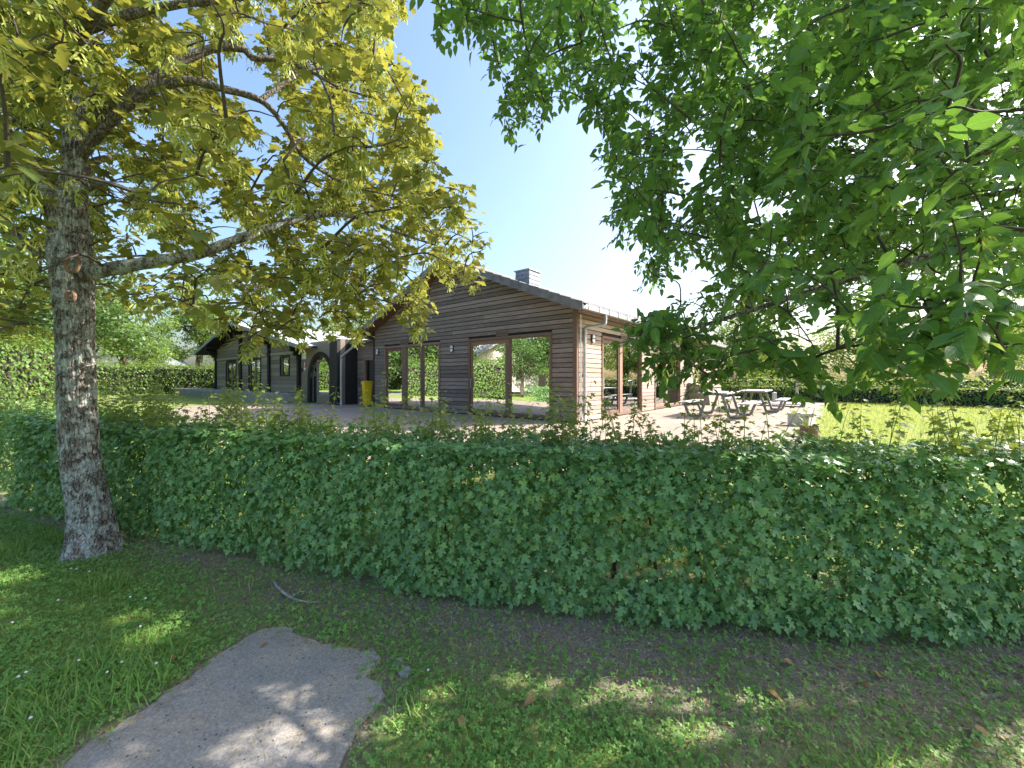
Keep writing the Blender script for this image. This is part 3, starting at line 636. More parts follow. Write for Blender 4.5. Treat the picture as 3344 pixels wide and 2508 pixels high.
for a_, b_ in bays:
    z = ZT
    while z < 5.0:
        z1 = z+.215; e = []
        segs = [(a_, b_)]
        for o in ops_old:
            if z1 > o[2]+.03 and z < o[3]-.03: segs = [q for s in segs for q in ((s[0], min(s[1], o[0])), (max(s[0], o[1]), s[1])) if q[1]-q[0] > .08]
        for s0, s1 in segs:
            t0, t1 = min(oldroof(s0), z1), min(oldroof(s1), z1)
            if max(t0, t1) < z+.1: continue
            if min(t0, t1) <= z+.01: 
                lim = 8.6-(5.02-z-.02)/.2 if s0 < 8.6 else 8.6+(5.02-z-.02)/.2
                if s0 < 8.6: s0 = max(s0, lim)
                else: s1 = min(s1, lim)
                if s1-s0 < .1: continue
                t0, t1 = max(z+.01, min(oldroof(s0), z1)), max(z+.01, min(oldroof(s1), z1))
            mb = MB(); mb.hexa([(-s1, -.035, z+.006), (-s0, -.035, z+.006), (-s0, .019, z+.006), (-s1, .019, z+.006), (-s1, -.03, t1), (-s0, -.03, t0), (-s0, .019, t0), (-s1, .019, t1)])
            OBD(mb, 'log', M['grey_board'], ow, bevel=.008)
        z += .222
    mb = MB(); mb.box(-b_+.02, -a_-.02, -.075, -.036, 2.92, 3.06); bd = OBD(mb, 'carved_band', M['grey_board'], ow)
    k = a_+.1
    while k < b_-.1:
        mb = MB(); mb.box(-k-.07, -k, -.095, -.076, 2.94, 3.0); OBD(mb, 'dentil', M['grey_board'], bd) if False else None
        k += .16
for a_, b_ in posts:
    mb = MB(); mb.box(-a_-.2, -a_, -.14, -.04, ZT-.02, min(3.2, oldroof((a_+b_)/2)-.1)); po = OBD(mb, 'cross_wall', M['black_wood'], bevel=.01)
    top = oldroof((a_+b_)/2)
    for k in range(4):                       # stepped corbel under the eaves
        mb = MB(); zt = top-.06-(3-k)*.21; mb.box(-a_-.185, -a_-.015, -.18-.16*k, -.041, zt-.20, zt); OBD(mb, 'corbel', M['black_wood'], po, bevel=.01)
for (u0, u1, z0, z1), nm in zip(ops_old, (2, 2, 1)):
    mb = MB(); f = .09
    mb.box(-u1, -u1+f, -.06, .10, z0, z1); mb.box(-u0-f, -u0, -.06, .10, z0, z1); mb.box(-u1+f, -u0-f, -.058, .10, z1-f, z1); mb.box(-u1+f, -u0-f, -.058, .10, z0, z0+f+(.1 if nm == 2 else 0)); fr = OBD(mb, 'window_frame', M['black_wood'])
    for k in range(nm):
        a_ = -u1+f+(u1-u0-2*f)*k/nm; b_ = -u1+f+(u1-u0-2*f)*(k+1)/nm
        mb = MB(); mb.box(a_, a_+.07, .0, .07, z0+f, z1-f); mb.box(b_-.07, b_, .0, .07, z0+f, z1-f); OBD(mb, 'sash', M['grey_board'], fr)
        mb = MB(); mb.box(a_+.06, b_-.06, .03, .036, z0+f, z1-f); OBD(mb, 'pane', M['glass'], fr)
mb = MB(); mb.box(-14.8, 3.41, .8, .9, ZT-.4, 3.3); mb.box(-14.8, 3.41, .21, .79, 3.2, 3.3); OBD(mb, 'room_partition', M['inner'])
mb = MB(); mb.box(-14.8, -14.6, .21, 12, ZT-.4, 3.75); OBD(mb, 'end_wall', M['grey_board'])
# arched entrance bay, at patio level
AC, AR = -1.52, 1.06; zs = 1.62
seg = [(AC+AR*math.cos(q), zs+AR*1.02*math.sin(q)) for q in np.linspace(0, math.pi, 17)]
mb = MB(); top = 3.4
full = [(.56, ZG), (AC+AR, ZG)]+seg+[(AC-AR, ZG), (-3.42, ZG), (-3.42, top), (.56, top)]
lft = [(.56, ZG), (AC+AR, ZG)]+seg[:9]+[(AC, top), (.56, top)]; rgt = seg[8:]+[(AC-AR, ZG), (-3.42, ZG), (-3.42, top), (AC, top)]
for q in (lft, rgt): mb.prism(q, .0, .22, lambda p, t: (-p[0], t, p[1]))
aw = OBD(mb, 'arch_wall', M['grey_board'])
ring_o = [(AC+(AR+.22)*math.cos(q), zs+(AR+.22)*math.sin(q)) for q in np.linspace(0, math.pi, 17)]
mb = MB()
oo = [(AC+AR+.22, ZG)]+ring_o+[(AC-AR-.22, ZG)]; ii = [(AC+AR, ZG)]+seg+[(AC-AR, ZG)]
for k in range(len(oo)-1): mb.prism([oo[k], oo[k+1], ii[k+1], ii[k]], -.04, .12, lambda p, t: (-p[0], t, p[1]))
OBD(mb, 'arch_ring', M['black_wood'], aw)
mb = MB(); mb.box(.98-.05+.0, .98+.05, .10, .17, ZG, 2.5); mb.box(2.24-.1, 2.24, .10, .17, ZG, 2.5); mb.box(1.03, 2.14, .10, .17, ZG, ZG+.42); mb.box(1.03, 2.14, .10, .17, 2.42, 2.52); OBD(mb, 'door_leaf', M['grey_board'], aw)
gp = ii; mb = MB(); mb.add([(-p, .14, q) for p, q in gp], [tuple(range(len(gp)))]); OBD(mb, 'pane', M['glass'], aw)
mb = MB(); mb.box(2.6, 3.0, -.1, -.001, ZG, 3.3); mb.box(3.05, 3.42, -.16, -.002, ZG, 3.3); OBD(mb, 'cross_wall', M['black_wood'], bevel=.01)
mb = MB(); mb.box(3.22, 3.42, .23, 12, ZG, 3.4); OBD(mb, 'end_wall', M['black_wood'])
# signs by the arch
mb = MB(); mb.box(-.42, .02, -.012, -.001, 2.60, 2.90); OBD(mb, 'notice_sheet', M['white'], aw)
mb = MB(); mb.prism([(.12+.15*math.cos(q), 2.33+.15*math.sin(q)) for q in np.linspace(0, 2*math.pi, 18, endpoint=False)], -.012, -.001, lambda p, t: (-p[0], t, p[1])); sg = OBD(mb, 'red_sign', M['red'], aw)
mb = MB(); mb.prism([(.12+.045*math.cos(q), 2.40+.045*math.sin(q)) for q in np.linspace(0, 2*math.pi, 10, endpoint=False)], -.016, -.0125, lambda p, t: (-p[0], t, p[1])); mb.prism([(.17, 2.35), (.07, 2.35), (.09, 2.23), (.15, 2.23)], -.016, -.0125, lambda p, t: (-p[0], t, p[1])); OBD(mb, 'figure_mark', M['white'], sg)
mb = MB(); mb.prism([(.24, 2.17), (.0, 2.17), (.12, 2.0)], -.012, -.001, lambda p, t: (-p[0], t, p[1])); OBD(mb, 'arrow_sign', M['white'], aw)
mb = MB(); mb.box(-.52, -.36, -.03, -.001, 1.95, 2.15); OBD(mb, 'letter_box', M['dark_metal'], aw)
# roof of the old house
RO = .85
for s0, s1 in ((8.6, 16.7), (8.6, -1.2)):
    z0, z1 = 5.03, 5.03-.2*abs(s1-8.6)
    mb = MB(); mb.prism([(-s0, z0), (-s1, z1), (-s1, z1+.10), (-s0, z0+.10)], -RO, 12.5, lambda p, t: (p[0], t, p[1])); dk = OBD(mb, 'roof_deck', M['black_wood'])
    mb = MB(); mb.prism([(-s0, z0+.104), (-s1, z1+.104), (-s1, z1+.135), (-s0, z0+.135)], -RO-.02, 12.52, lambda p, t: (p[0], t, p[1])); OBD(mb, 'roof_sheet', M['oldroof'], dk)
    mb = MB(); mb.prism([(-s0, z0-.06), (-s1, z1-.06), (-s1, z1+.10), (-s0, z0+.10)], -RO-.03, -RO-.002, lambda p, t: (p[0], t, p[1])); OBD(mb, 'barge_board', M['slate'], dk)
    for q in (2.4, 5.2):
        s_ = s0+(s1-s0)*q/8.1; zz = 5.03-.2*abs(s_-8.6); mb = MB(); mb.box(-s_-.1, -s_+.1, -RO+.03, -.03, zz-.24, zz-.003); OBD(mb, 'purlin_end', M['black_wood'], dk)
# terrace in front of it
tv = lambda x, y: (OM @ Vector((x, y, 0)))
def OML(name, pts, z0, z1, mat):
    mb = MB(); n = len(pts); q = [tv(*p) for p in pts]
    mb.add([(v.x, v.y, z0) for v in q]+[(v.x, v.y, z1) for v in q], [tuple(range(n))[::-1], tuple(range(n, 2*n))]+[(i, (i+1) % n, n+(i+1) % n, n+i) for i in range(n)]); return mb.build(name, mat)
tag(OML('terrace', [(-30, -1.5), (-.62, -1.5), (-.62, .01), (-30, .01)], ZG-.3, ZT-.012, M['terrwall']), 'raised concrete terrace along the grey log lodge', kind='structure')
tag(OML('terrace_lawn', [(-40, .3), (-14.85, .3), (-14.85, 14), (-40, 14)], ZG-.3, ZT-.03, bpy.data.materials['lawn_ground']), 'raised lawn beside the grey log lodge', kind='structure')

# ------------------------------------------------------------------ things on the patio
# yellow wheeled bin in the recess
bx = loc(-W-.36, -.10, 0)
bin_ = empty('wheelie_bin', (bx.x, bx.y, ZP+.014), HROT); bin_.scale = (.62, .8, 1.02); tag(bin_, 'slim yellow wheeled bin beside the dark corner post', 'bin')
mb = MB(); mb.hexa([(-.13, -.18, .06), (.13, -.18, .06), (.13, .18, .06), (-.13, .18, .06), (-.185, -.23, .98), (.185, -.23, .98), (.185, .23, .98), (-.185, .23, .98)]); bd = mb.build('body', M['yellow'], bin_, bevel=.02)
for x in (-.09, .0, .09):
    mb = MB(); mb.hexa([(x-.012, -.195, .12), (x+.012, -.195, .12), (x+.012, -.18, .12), (x-.012, -.18, .12), (x*1.35-.012, -.236, .86), (x*1.35+.012, -.236, .86), (x*1.35+.012, -.222, .86), (x*1.35-.012, -.222, .86)]); mb.build('rib', M['yellow'], bd)
mb = MB(); mb.box(-.205, .205, -.25, .25, .985, 1.03); mb.box(-.17, .17, -.2, .2, 1.031, 1.055); mb.build('lid', M['yellow'], bin_, bevel=.012)
mb = MB(); mb.box(-.21, .21, -.256, -.23, .93, .984); mb.build('rim', M['yellow'], bin_, bevel=.006)
for x in (-.16, .16):
    mb = MB(); mb.prism([(.1*math.cos(q)+.16, .1*math.sin(q)+.1) for q in np.linspace(0, 2*math.pi, 14, endpoint=False)], x-.02, x+.02, lambda p, t: (t, p[0], p[1])); mb.build('wheel', M['rubber'], bin_)

def picnic(center, label):
    t = empty('picnic_table', (center.x, center.y, ZP+.014), HROT); tag(t, label, 'picnic table', 'grey picnic tables on the patio')
    LN = 2.05
    for k in range(5):
        mb = MB(); x0 = -.40+k*.162; mb.box(x0, x0+.152, 0, LN, .715, .755); mb.build('table_plank', M['table'], t, bevel=.005)
    for s in (-1, 1):
        for k in range(2):
            mb = MB(); x0 = s*.82-.15+k*.152; mb.box(x0, x0+.145, 0, LN, .425, .46); mb.build('bench_plank', M['table'], t, bevel=.005)
    for y in (.30, LN-.30):
        mb = MB()
        for s in (-1, 1):
            pts_ = [(.86, .42), (.72, .035), (.40, .035), (.20, .71)]
            for (x0, z0), (x1, z1) in zip(pts_, pts_[1:]): mb.beam((s*x0, y, z0), (s*x1, y, z1), .075, .07, up=(0, 1, 0))
        mb.beam((-.34, y, .69), (.34, y, .69), .07, .045); mb.build('leg_frame', M['tframe'], t, bevel=.004)
    return t
v = loc(2.47, 3.55); picnic(v, 'grey picnic table with attached benches, the one beside the glazed side doors')
v = loc(3.0, 6.75); picnic(v, 'grey picnic table with attached benches, the one beyond the first on the patio')
# storage hatch against the side wall
st = empty('storage_box', loc(.36, 9.9, ZP+.014), HROT); tag(st, 'sloping grey wooden storage box against the sunlit side wall', 'storage box')
mb = MB(); mb.hexa([(-.30, 0, 0), (.62, 0, 0), (.62, 2.6, 0), (-.30, 2.6, 0), (-.30, 0, .95), (.50, 0, .78), (.50, 2.6, .78), (-.30, 2.6, .95)]); mb.build('body', M['grey_board'], st, bevel=.01)
mb = MB(); mb.hexa([(-.31, -.04, .965), (.56, -.04, .775), (.56, 2.64, .775), (-.31, 2.64, .965), (-.31, -.04, 1.0), (.56, -.04, .81), (.56, 2.64, .81), (-.31, 2.64, 1.0)]); mb.build('lid', M['grey_board'], st, bevel=.006)
for k in range(5):
    mb = MB(); mb.hexa([(-.29, -.02, .08+k*.15), (.60-k*.02, -.02, .08+k*.15), (.60-k*.02, -.001, .08+k*.15), (-.29, -.001, .08+k*.15), (-.29, -.014, .22+k*.15), (.585-k*.02, -.014, .22+k*.15), (.585-k*.02, -.001, .22+k*.15), (-.29, -.001, .22+k*.15)]); mb.build('slat', M['grey_board'], st)
def pole(name, p, h, r, label, cat, mat):
    mb = MB(); mb.tube([(0, 0, -.1), (0, 0, h*.5), (0, 0, h)], [r, r*.98, r*.95], 12); o = mb.build(name, mat, smooth=False); o.location = p; tag(o, label, cat); return o
def gp(x, y, zc=ZP):                          # photo pixel on the flat ground at height zc
    Y = (CAMZ-zc)*F/((y*SX-HOR)); q = px(x, y, Y); return Vector((q[0], q[1], zc))
q = gp(2529, 1317); pst = empty('wooden_post', q); tag(pst, 'short weathered wooden post at the far edge of the patio', 'post')
mb = MB(); mb.box(-.07, .07, -.07, .07, -.05, .50); mb.build('shaft', M['table'], pst, bevel=.01)
mb = MB(); mb.hexa([(-.085, -.085, .501), (.085, -.085, .501), (.085, .085, .501), (-.085, .085, .501), (-.02, -.02, .545), (.02, -.02, .545), (.02, .02, .545), (-.02, .02, .545)]); mb.build('cap', M['conc'], pst)
q = gp(2555, 1327); lw = empty('low_platform', q, HROT); tag(lw, 'low pale slatted platform at the far edge of the patio', 'platform')
for k in range(6):
    mb = MB(); mb.box(-.85, .85, -.5+k*.16, -.35+k*.16, .10, .14); mb.build('slat', M['table'], lw, bevel=.004)
for x in (-.7, .7):
    mb = MB(); mb.box(x-.05, x+.05, -.48, .44, 0, .098); mb.build('bearer', M['tframe'], lw)
q = gp(2603, 1322); lb = empty('lamp_post', q); tag(lb, 'pale bollard lamp with dark flat hood near the lawn', 'lamp')
mb = MB(); mb.tube([(0, 0, -.05), (0, 0, 1.0)], .055, 12); mb.build('post', M['gutter'], lb, smooth=True)
mb = MB(); mb.tube([(0, 0, 1.0), (0, 0, 1.06), (0, 0, 1.12)], [.07, .2, .02], 16); mb.build('hood', M['dark_metal'], lb)
q = gp(2612, 1392); blk = empty('stone_block', q, HROT+.2); tag(blk, 'pale stepped stone block at the patio corner by the lawn', 'stone block')
mb = MB(); mb.box(-.24, .16, -.15, .15, -.05, .24); mb.build('block', M['conc'], blk, bevel=.015)
mb = MB(); mb.box(-.24, .26, -.15, .18, .241, .33); mb.build('coping', M['conc'], blk, bevel=.015)
q = gp(2642, 1428); lg = empty('tree_stump', q); tag(lg, 'brown sawn stump standing in front of the pale stone block', 'stump')
mb = MB(); a_ = np.linspace(0, 2*math.pi, 18, endpoint=False)
mb.tube([(0, 0, -.05), (0, 0, .05), (0.01, 0, .24)], [.19, .165, .155], 16); mb.build('bark', M['log'], lg)
mb = MB(); mb.tube([(.01, 0, .241), (.01, 0, .252)], .145, 16); mb.build('cut_face', M['stick'], lg)

# ------------------------------------------------------------------ foreground hedge
def hedge_frame(u):                          # u along x -> base point on the front line, outward normal, tangent
    x = u; y = hedge_y(x); e = .15; t = np.stack([np.full_like(x, 2*e), hedge_y(x+e)-hedge_y(x-e)], 1); t /= np.linalg.norm(t, axis=1)[:, None]
    nrm = np.stack([t[:, 1], -t[:, 0], np.zeros(len(x))], 1); return np.stack([x, y, np.zeros_like(x)], 1), nrm, np.column_stack([t, np.zeros(len(x))])
hroot = empty('field_maple_hedge', (0, float(hedge_y(0)), 0))
tag(hroot, 'clipped field maple hedge with tall loose shoots crossing in front of the buildings', 'hedge')
hs = Soup(); HT, TH = 1.12, .78
def hedge_leaves(n, face):
    u = np.where(rng.random(n) < .14, rng.uniform(-12, -6.2, n), rng.uniform(-6.2, 5.2, n)); b, nr, tg = hedge_frame(u)
    bulge = (fbm(u*1.0, rng.random(n)*0, 1.3)-.5)*.05
    if face == 'front':
        z = HT*rng.random(n)**.92; z = np.where(z < .06, .06+rng.random(n)*.1, z)
        prof = -.10*np.clip((z-.85)/.27, 0, 1)**2-.05*np.clip((.25-z)/.25, 0, 1)**2+(fbm(u, z*1.0, 3.4)-.5)*.20+bulge
        dep = np.abs(rng.normal(0, .125, n)); P = b+nr*(prof-dep)[:, None]; P[:, 2] = z
        nn = nr*.9+np.array([0, 0, .55])+rng.normal(0, .5, (n, 3)); tip = np.array([0, 0, -1.])+rng.normal(0, .45, (n, 3))+nr*.35
    elif face == 'top':
        v_ = rng.uniform(.0, TH, n); z = HT+(fbm(u, v_, 2.2)-.5)*.14-np.abs(rng.normal(0, .06, n))
        P = b-nr*v_[:, None]; P[:, 2] = z; nn = np.array([0, 0, 1.])+nr*.15+rng.normal(0, .4, (n, 3)); tip = nr*.5+rng.normal(0, .8, (n, 3))
    else:
        z = HT*rng.random(n); v_ = rng.uniform(.15, TH+.05, n) if face == 'in' else TH+rng.normal(0, .06, n)
        P = b-nr*v_[:, None]; P[:, 2] = z; nn = rng.normal(0, 1, (n, 3))-nr*(.8 if face == 'back' else 0); tip = np.array([0, 0, -.6])+rng.normal(0, .7, (n, 3))
    keep = (P[:, 2] > .04)
    gap = noise2(u+50, P[:, 2]*1.3, 4.5)       # thin patches where light shows through
    keep &= ~((gap > .80) & (rng.random(n) < .80))
    P[:, 2] += gz(P[:, 0], P[:, 1])*.8
    return P[keep], unit(nn[keep]), tip[keep]
big = []
for face, n in (('front', 50000), ('top', 17000), ('in', 9000), ('back', 7000)):
    P, nn, tip = hedge_leaves(n, face); sc = rng.uniform(.027, .064, len(P)); rn = np.clip(rng.normal(.45, .30, len(P)), 0, 1)
    if face == 'front':
        vis = np.where((P[:, 0] > -.9) & (P[:, 0] < 2.9))[0]; pick = rng.choice(vis, 300, replace=False); big = (P[pick]+unit(nn[pick])*.03, nn[pick], tip[pick], sc[pick]*1.1)
    hs.put(FIELD, P, frames(nn, tip), sc, rn)
o = link('foliage', hs.mesh('hedge_foliage'), M['hedge'], hroot); o['kind'] = 'stuff'
def leaf_objs(tpl, name, mat, root, data):
    P, nn, tip, sc = data; Rm = frames(nn, tip); mes = []
    for k in range(5):
        m_ = mesh_np(name, tpl[0], tpl[1], np.full(len(tpl[0]), .2+.15*k), tpl[2]); m_.materials.append(mat); mes.append(m_)
    inv = Matrix.Translation(-root.location)
    for k in range(len(P)):
        o = bpy.data.objects.new('leaf', mes[k % 5]); col.objects.link(o); o.parent = root; o.matrix_parent_inverse = inv
        m4 = Matrix([[*(Rm[k, i]*sc[k]), P[k, i]] for i in range(3)]+[[0, 0, 0, 1]]); o.matrix_basis = m4
leaf_objs(FIELD, 'hedge_leaf', M['hedge'], hroot, big)
for x in np.arange(-9.5, 5, .33):            # stems at the hedge foot
    x_ = np.array([x+random.uniform(-.1, .1)]); b, nr, tg = hedge_frame(x_); p0 = (b-nr*random.uniform(.22, .45))[0]; p0[2] = gz(p0[0], p0[1])
    mb = MB(); a_ = random.uniform(-.12, .12); mb.tube(spline([p0+np.array([0, 0, -.05]), p0+np.array([a_*.3, .02, .3]), p0+np.array([a_, -.05, .62]), p0+np.array([a_*2, .06, 1.0])], 4), np.linspace(random.uniform(.014, .026), .006, 13), 6)
    mb.build('stem', M['stem'], hroot, world=True, smooth=True)
# shoots above the clipped top
def shoot_mesh(h, seed):
    r_ = np.random.default_rng(seed); s = Soup(); bend = r_.normal(0, .10, 2)
    P = spline([(0, 0, 0), (bend[0]*.3*h, bend[1]*.3*h, h*.5), (bend[0]*h, bend[1]*h, h)], 8); V, T = tube_np(P, np.linspace(.0032, .0014, len(P)), 4)
    n = int(h/.05)+2; zs_ = np.linspace(.25, 1.0, n); pos = []; nn = []; tip = []; sc = []
    for k, q in enumerate(zs_):
        p = P[min(len(P)-1, int(q*(len(P)-1)))]; a0 = (k % 2)*1.57+r_.normal(0, .3)
        for sd in (0, math.pi):
            a = a0+sd; d = np.array([math.cos(a), math.sin(a), .1]); pl = .035*(1.2-q*.6); pos.append(p+d*pl); nn.append(np.array([d[0]*.35, d[1]*.35, 1])+r_.normal(0, .25, 3)); tip.append(d+np.array([0, 0, -.35])); sc.append(r_.uniform(.04, .06)*(1.15-.45*q))
    s.put(FIELD, np.array(pos), frames(unit(np.array(nn)), np.array(tip)), np.array(sc), r_.random(len(pos)))
    s.add(V, np.concatenate([T[:, [0, 1, 2]], T[:, [0, 2, 3]]]))
    return s.mesh('shoot')
sm = []
for k in range(14):
    m_ = shoot_mesh(.16+.036*k, 50+k); m_.materials.append(M['shoot']); sm.append(m_)
inv = Matrix.Translation(-hroot.location)
us = np.concatenate([rng.uniform(-8, -5, 50), rng.uniform(-5, -2.5, 85), rng.uniform(-2.5, 1.0, 95), rng.uniform(1.0, 5, 70)])
for u in us:
    b, nr, tg = hedge_frame(np.array([u])); p = (b-nr*rng.uniform(.12, TH))[0]; o = bpy.data.objects.new('shoot', sm[int(rng.integers(0, 14)*rng.uniform(.62 if -5 < u < 1 else .5, 1))]); col.objects.link(o); o.parent = hroot; o.matrix_parent_inverse = inv
    o.location = (p[0], p[1], HT-.05+gz(p[0], p[1])*.8+rng.uniform(-.04, .03)); o.rotation_euler = (rng.normal(0, .13), rng.normal(0, .13), rng.uniform(0, 6.3))

# ------------------------------------------------------------------ trees by the camera
def grow(nodes, anchors, jitter=.10, sag=0.0):
    """join every anchor to the nearest point of the growing skeleton; returns list of paths and end directions"""
    Np = np.array(nodes, float); paths = []; dirs = []
    cap = np.zeros((len(Np)+len(anchors)*4, 3)); cap[:len(Np)] = Np; k = len(Np)
    for a in anchors:
        d = cap[:k]-a; dd = np.sqrt((d*d).sum(1)+1e-9)+.6*np.maximum(0, d[:, 2])
        j = int(np.argmin(dd)); p = cap[j].copy(); ln = np.linalg.norm(a-p); up = np.array([0, 0, .12*ln])
        q1 = p+(a-p)*.35+rng.normal(0, jitter*.5, 3)*ln+up; q2 = p+(a-p)*.7+rng.normal(0, jitter*.4, 3)*ln+up*.8
        paths.append(np.array([p, q1, q2, a])); cap[k:k+3] = (q1, q2, a); k += 3; dirs.append(unit(a-q2))
    return paths, np.array(dirs)
def branch_mesh(name, paths, rs, n=5):
    s = Soup()
    for p, r_ in zip(paths, rs):
        P = spline(p, 3); V, T = tube_np(P, np.linspace(r_[0], r_[1], len(P)), n); s.add(V, np.concatenate([T[:, [0, 1, 2]], T[:, [0, 2, 3]]]))
    return s.mesh(name, True)
def inframe(q, P): return (P[:, 1] > .2) & (q[:, 0] > -60) & (q[:, 0] < 3404) & (q[:, 1] > -60) & (q[:, 1] < 2570)
MP = [(-300, -300), (1360, -300), (1320, 0), (1310, 80), (1280, 120), (1230, 150), (1290, 180), (1330, 230), (1390, 250), (1400, 330), (1380, 370), (1420, 440), (1440, 500), (1420, 570), (1470, 590), (1530, 610), (1530, 660), (1570, 720), (1615, 790), (1620, 830), (1590, 860), (1560, 920), (1490, 940), (1420, 920), (1390, 960), (1410, 1040), (1375, 1080), (1330, 1050), (1290, 1000), (1240, 990), (1210, 1030), (1225, 1080), (1150, 1110), (1080, 1150), (1020, 1140), (960, 1100), (900, 1080), (860, 1090), (845, 1140), (805, 1130), (780, 1090), (720, 1040), (680, 1050), (600, 1040), (520, 990), (470, 1040), (430, 990), (360, 990), (330, 940), (300, 980), (150, 980), (170, 1080), (100, 1110), (0, 1080), (-300, 1150)]
MHOLES = [[(670, 130), (790, 170), (880, 210), (910, 300), (970, 350), (920, 450), (840, 420), (780, 330), (670, 280)], [(860, 420), (900, 440), (860, 640), (820, 640), (800, 520)], [(1180, 400), (1240, 400), (1260, 460), (1190, 480)], [(560, 30), (600, 50), (590, 90), (550, 70)], [(1070, 700), (1150, 690), (1140, 760), (1080, 780)], [(440, 560), (540, 600), (520, 660), (460, 640)]]
FLECKS = [(870, 2430, .15), (930, 2285, .08), (880, 2265, .06), (490, 2085, .12), (540, 2030, .07), (415, 2020, .09), (1705, 2235, .11), (1640, 2180, .05), (1380, 2290, .08), (1230, 2390, .07), (40, 1885, .16), (1930, 2280, .05), (3150, 2370, .10), (330, 2390, .05)]
def fleck_clear(p):  # crown leaves cut away along sun rays to shape the ground flecks
    ok = np.ones(len(p), bool); sv = np.array(sunv)
    for x, y, r in FLECKS:
        Y_ = CAMZ*F/(y*SX-HOR); g = np.array([(x-1672)*SX/F*Y_, Y_, 0]); d = p-g; t = d@sv; ok &= ~((np.linalg.norm(d-t[:, None]*sv, axis=1) < r*1.15) & (t > .3))
    return ok
# --- sycamore on the left
BT = px(300, 1795, 3.66); BT[2] = 0
troot = empty('sycamore_tree', tuple(BT)); tag(troot, 'lichen covered sycamore with yellow green winged seeds leaning beside the hedge', 'tree')
D0 = 3.72
tp = [(BT[0]+.01, BT[1]+.0, -.08)]+[tuple(px(x, y, D0)) for x, y in ((305, 1740), (290, 1620), (262, 1480), (252, 1320), (247, 1120), (237, 950), (228, 830), (228, 690), (245, 560), (245, 400), (225, 250), (190, 90), (165, -80), (140, -330), (160, -700), (170, -1150))]
tr_ = [.23, .205, .175, .158, .153, .152, .162, .172, .145, .102, .10, .095, .088, .08, .065, .045, .015]
P = spline(tp, 34); rr = np.interp(np.linspace(0, len(tp)-1, len(P)), np.arange(len(tp)), tr_)*.87; NS = 110
V, T = tube_np(P, rr, NS)
ax = np.repeat(P, NS, axis=0); dv = V-ax; th = np.tile(np.linspace(0, 2*np.pi, NS, endpoint=False), len(P)); zz = V[:, 2]; rr2 = np.repeat(rr, NS); cc, sn_ = np.cos(th), np.sin(th)
lump = 1+.04*np.sin(th*3+zz*1.7)+.14*(fbm(cc*1.3+20+zz*.6, sn_*1.3+zz*1.7, 1.0)-.5)
flare = np.clip((.30-zz)/.30, 0, 1)**2*.16*np.maximum(0, np.sin(th*2.5+.6))
rid = 1-np.abs(2*fbm(cc*6.5+9, sn_*6.5+zz*2.6, 1.0)-1); rid2 = 1-np.abs(2*fbm(cc*14+3, sn_*14+zz*8, 1.0)-1)
V = ax+dv*(lump+flare)[:, None]-unit(dv)*(np.clip(rid-.86, 0, 1)*.13+np.clip(rid2-.8, 0, 1)*.035)[:, None]
link('trunk', mesh_np('trunk', V, T, smooth=True), M['bark'], troot)
def pxpath(L_): return np.array([px(x, y, d) for x, y, d in L_])
limbs = [([(205, 720, 3.72), (110, 570, 3.62), (20, 445, 3.5), (-90, 270, 3.3), (-260, 0, 3.1), (-420, -400, 3.0)], .125, .03),
 ([(200, 850, 3.72), (95, 800, 3.65), (0, 745, 3.6), (-160, 690, 3.5), (-400, 560, 3.3)], .075, .02),
 ([(275, 895, 3.72), (440, 865, 3.75), (640, 830, 3.85), (780, 780, 4.0), (900, 738, 4.2), (1020, 705, 4.4), (1150, 705, 4.6), (1300, 760, 4.75), (1420, 800, 4.9)], .078, .012),
 ([(240, 420, 3.72), (400, 330, 3.75), (560, 215, 3.85), (700, 157, 4.0), (790, 160, 4.1), (830, 190, 4.15), (910, 195, 4.25), (1010, 232, 4.4), (1120, 290, 4.6), (1260, 330, 4.8)], .062, .01),
 ([(250, 520, 3.72), (430, 330, 3.6), (600, 265, 3.6), (720, 288, 3.7), (850, 328, 3.8), (920, 400, 3.9), (1000, 520, 4.1), (1130, 600, 4.3), (1280, 640, 4.5)], .055, .01),
 ([(850, 328, 3.8), (930, 270, 3.9), (1020, 225, 4.0), (1150, 230, 4.2)], .028, .008),
 ([(205, 130, 3.72), (380, 60, 3.6), (560, 18, 3.6), (760, -5, 3.7), (1000, -60, 3.9), (1200, -120, 4.2)], .055, .01),
 ([(235, 330, 3.72), (260, 200, 4.3), (330, 120, 5.2), (420, 80, 6.2)], .06, .015),
 ([(245, 600, 3.72), (330, 520, 4.4), (470, 520, 5.3), (640, 560, 6.2)], .055, .012),
 ([(215, 200, 3.72), (300, 60, 3.2), (420, -100, 2.7), (560, -300, 2.3)], .06, .015),
 ([(240, 650, 3.72), (330, 600, 3.3), (420, 620, 2.9), (520, 660, 2.7)], .03, .008),
 ([(170, -100, 3.72), (400, -500, 4.2), (800, -800, 4.8)], .06, .015)]
nodes = []
for L_, r0, r1 in limbs:
    Q = spline(pxpath(L_), 8); V, T = tube_np(Q, np.linspace(r0*.85, r1, len(Q))*(1+.06*np.sin(np.arange(len(Q))*1.3)), 12); link('limb', mesh_np('limb', V, T, smooth=True), M['bark'] if r0 > .07 else M['bark2'], troot); nodes += list(Q[4:])
nodes += list(P[int(len(P)*.62)::4])
# cut knot on the trunk
kp = px(237, 850, D0-.205); V = []; T = []
for (x, y, a_, b_) in ((237, 862, .055, .075), (232, 968, .035, .042)):
    c = px(x, y, D0-.20); th_ = np.linspace(0, 2*np.pi, 25); Q = np.array([c+np.array([a_*math.cos(q), -.004, b_*math.sin(q)]) for q in th_]); Vk, Tk = tube_np(Q, np.full(25, .016), 8); link('knot', mesh_np('knot', Vk, Tk, smooth=True), M['log'], troot)
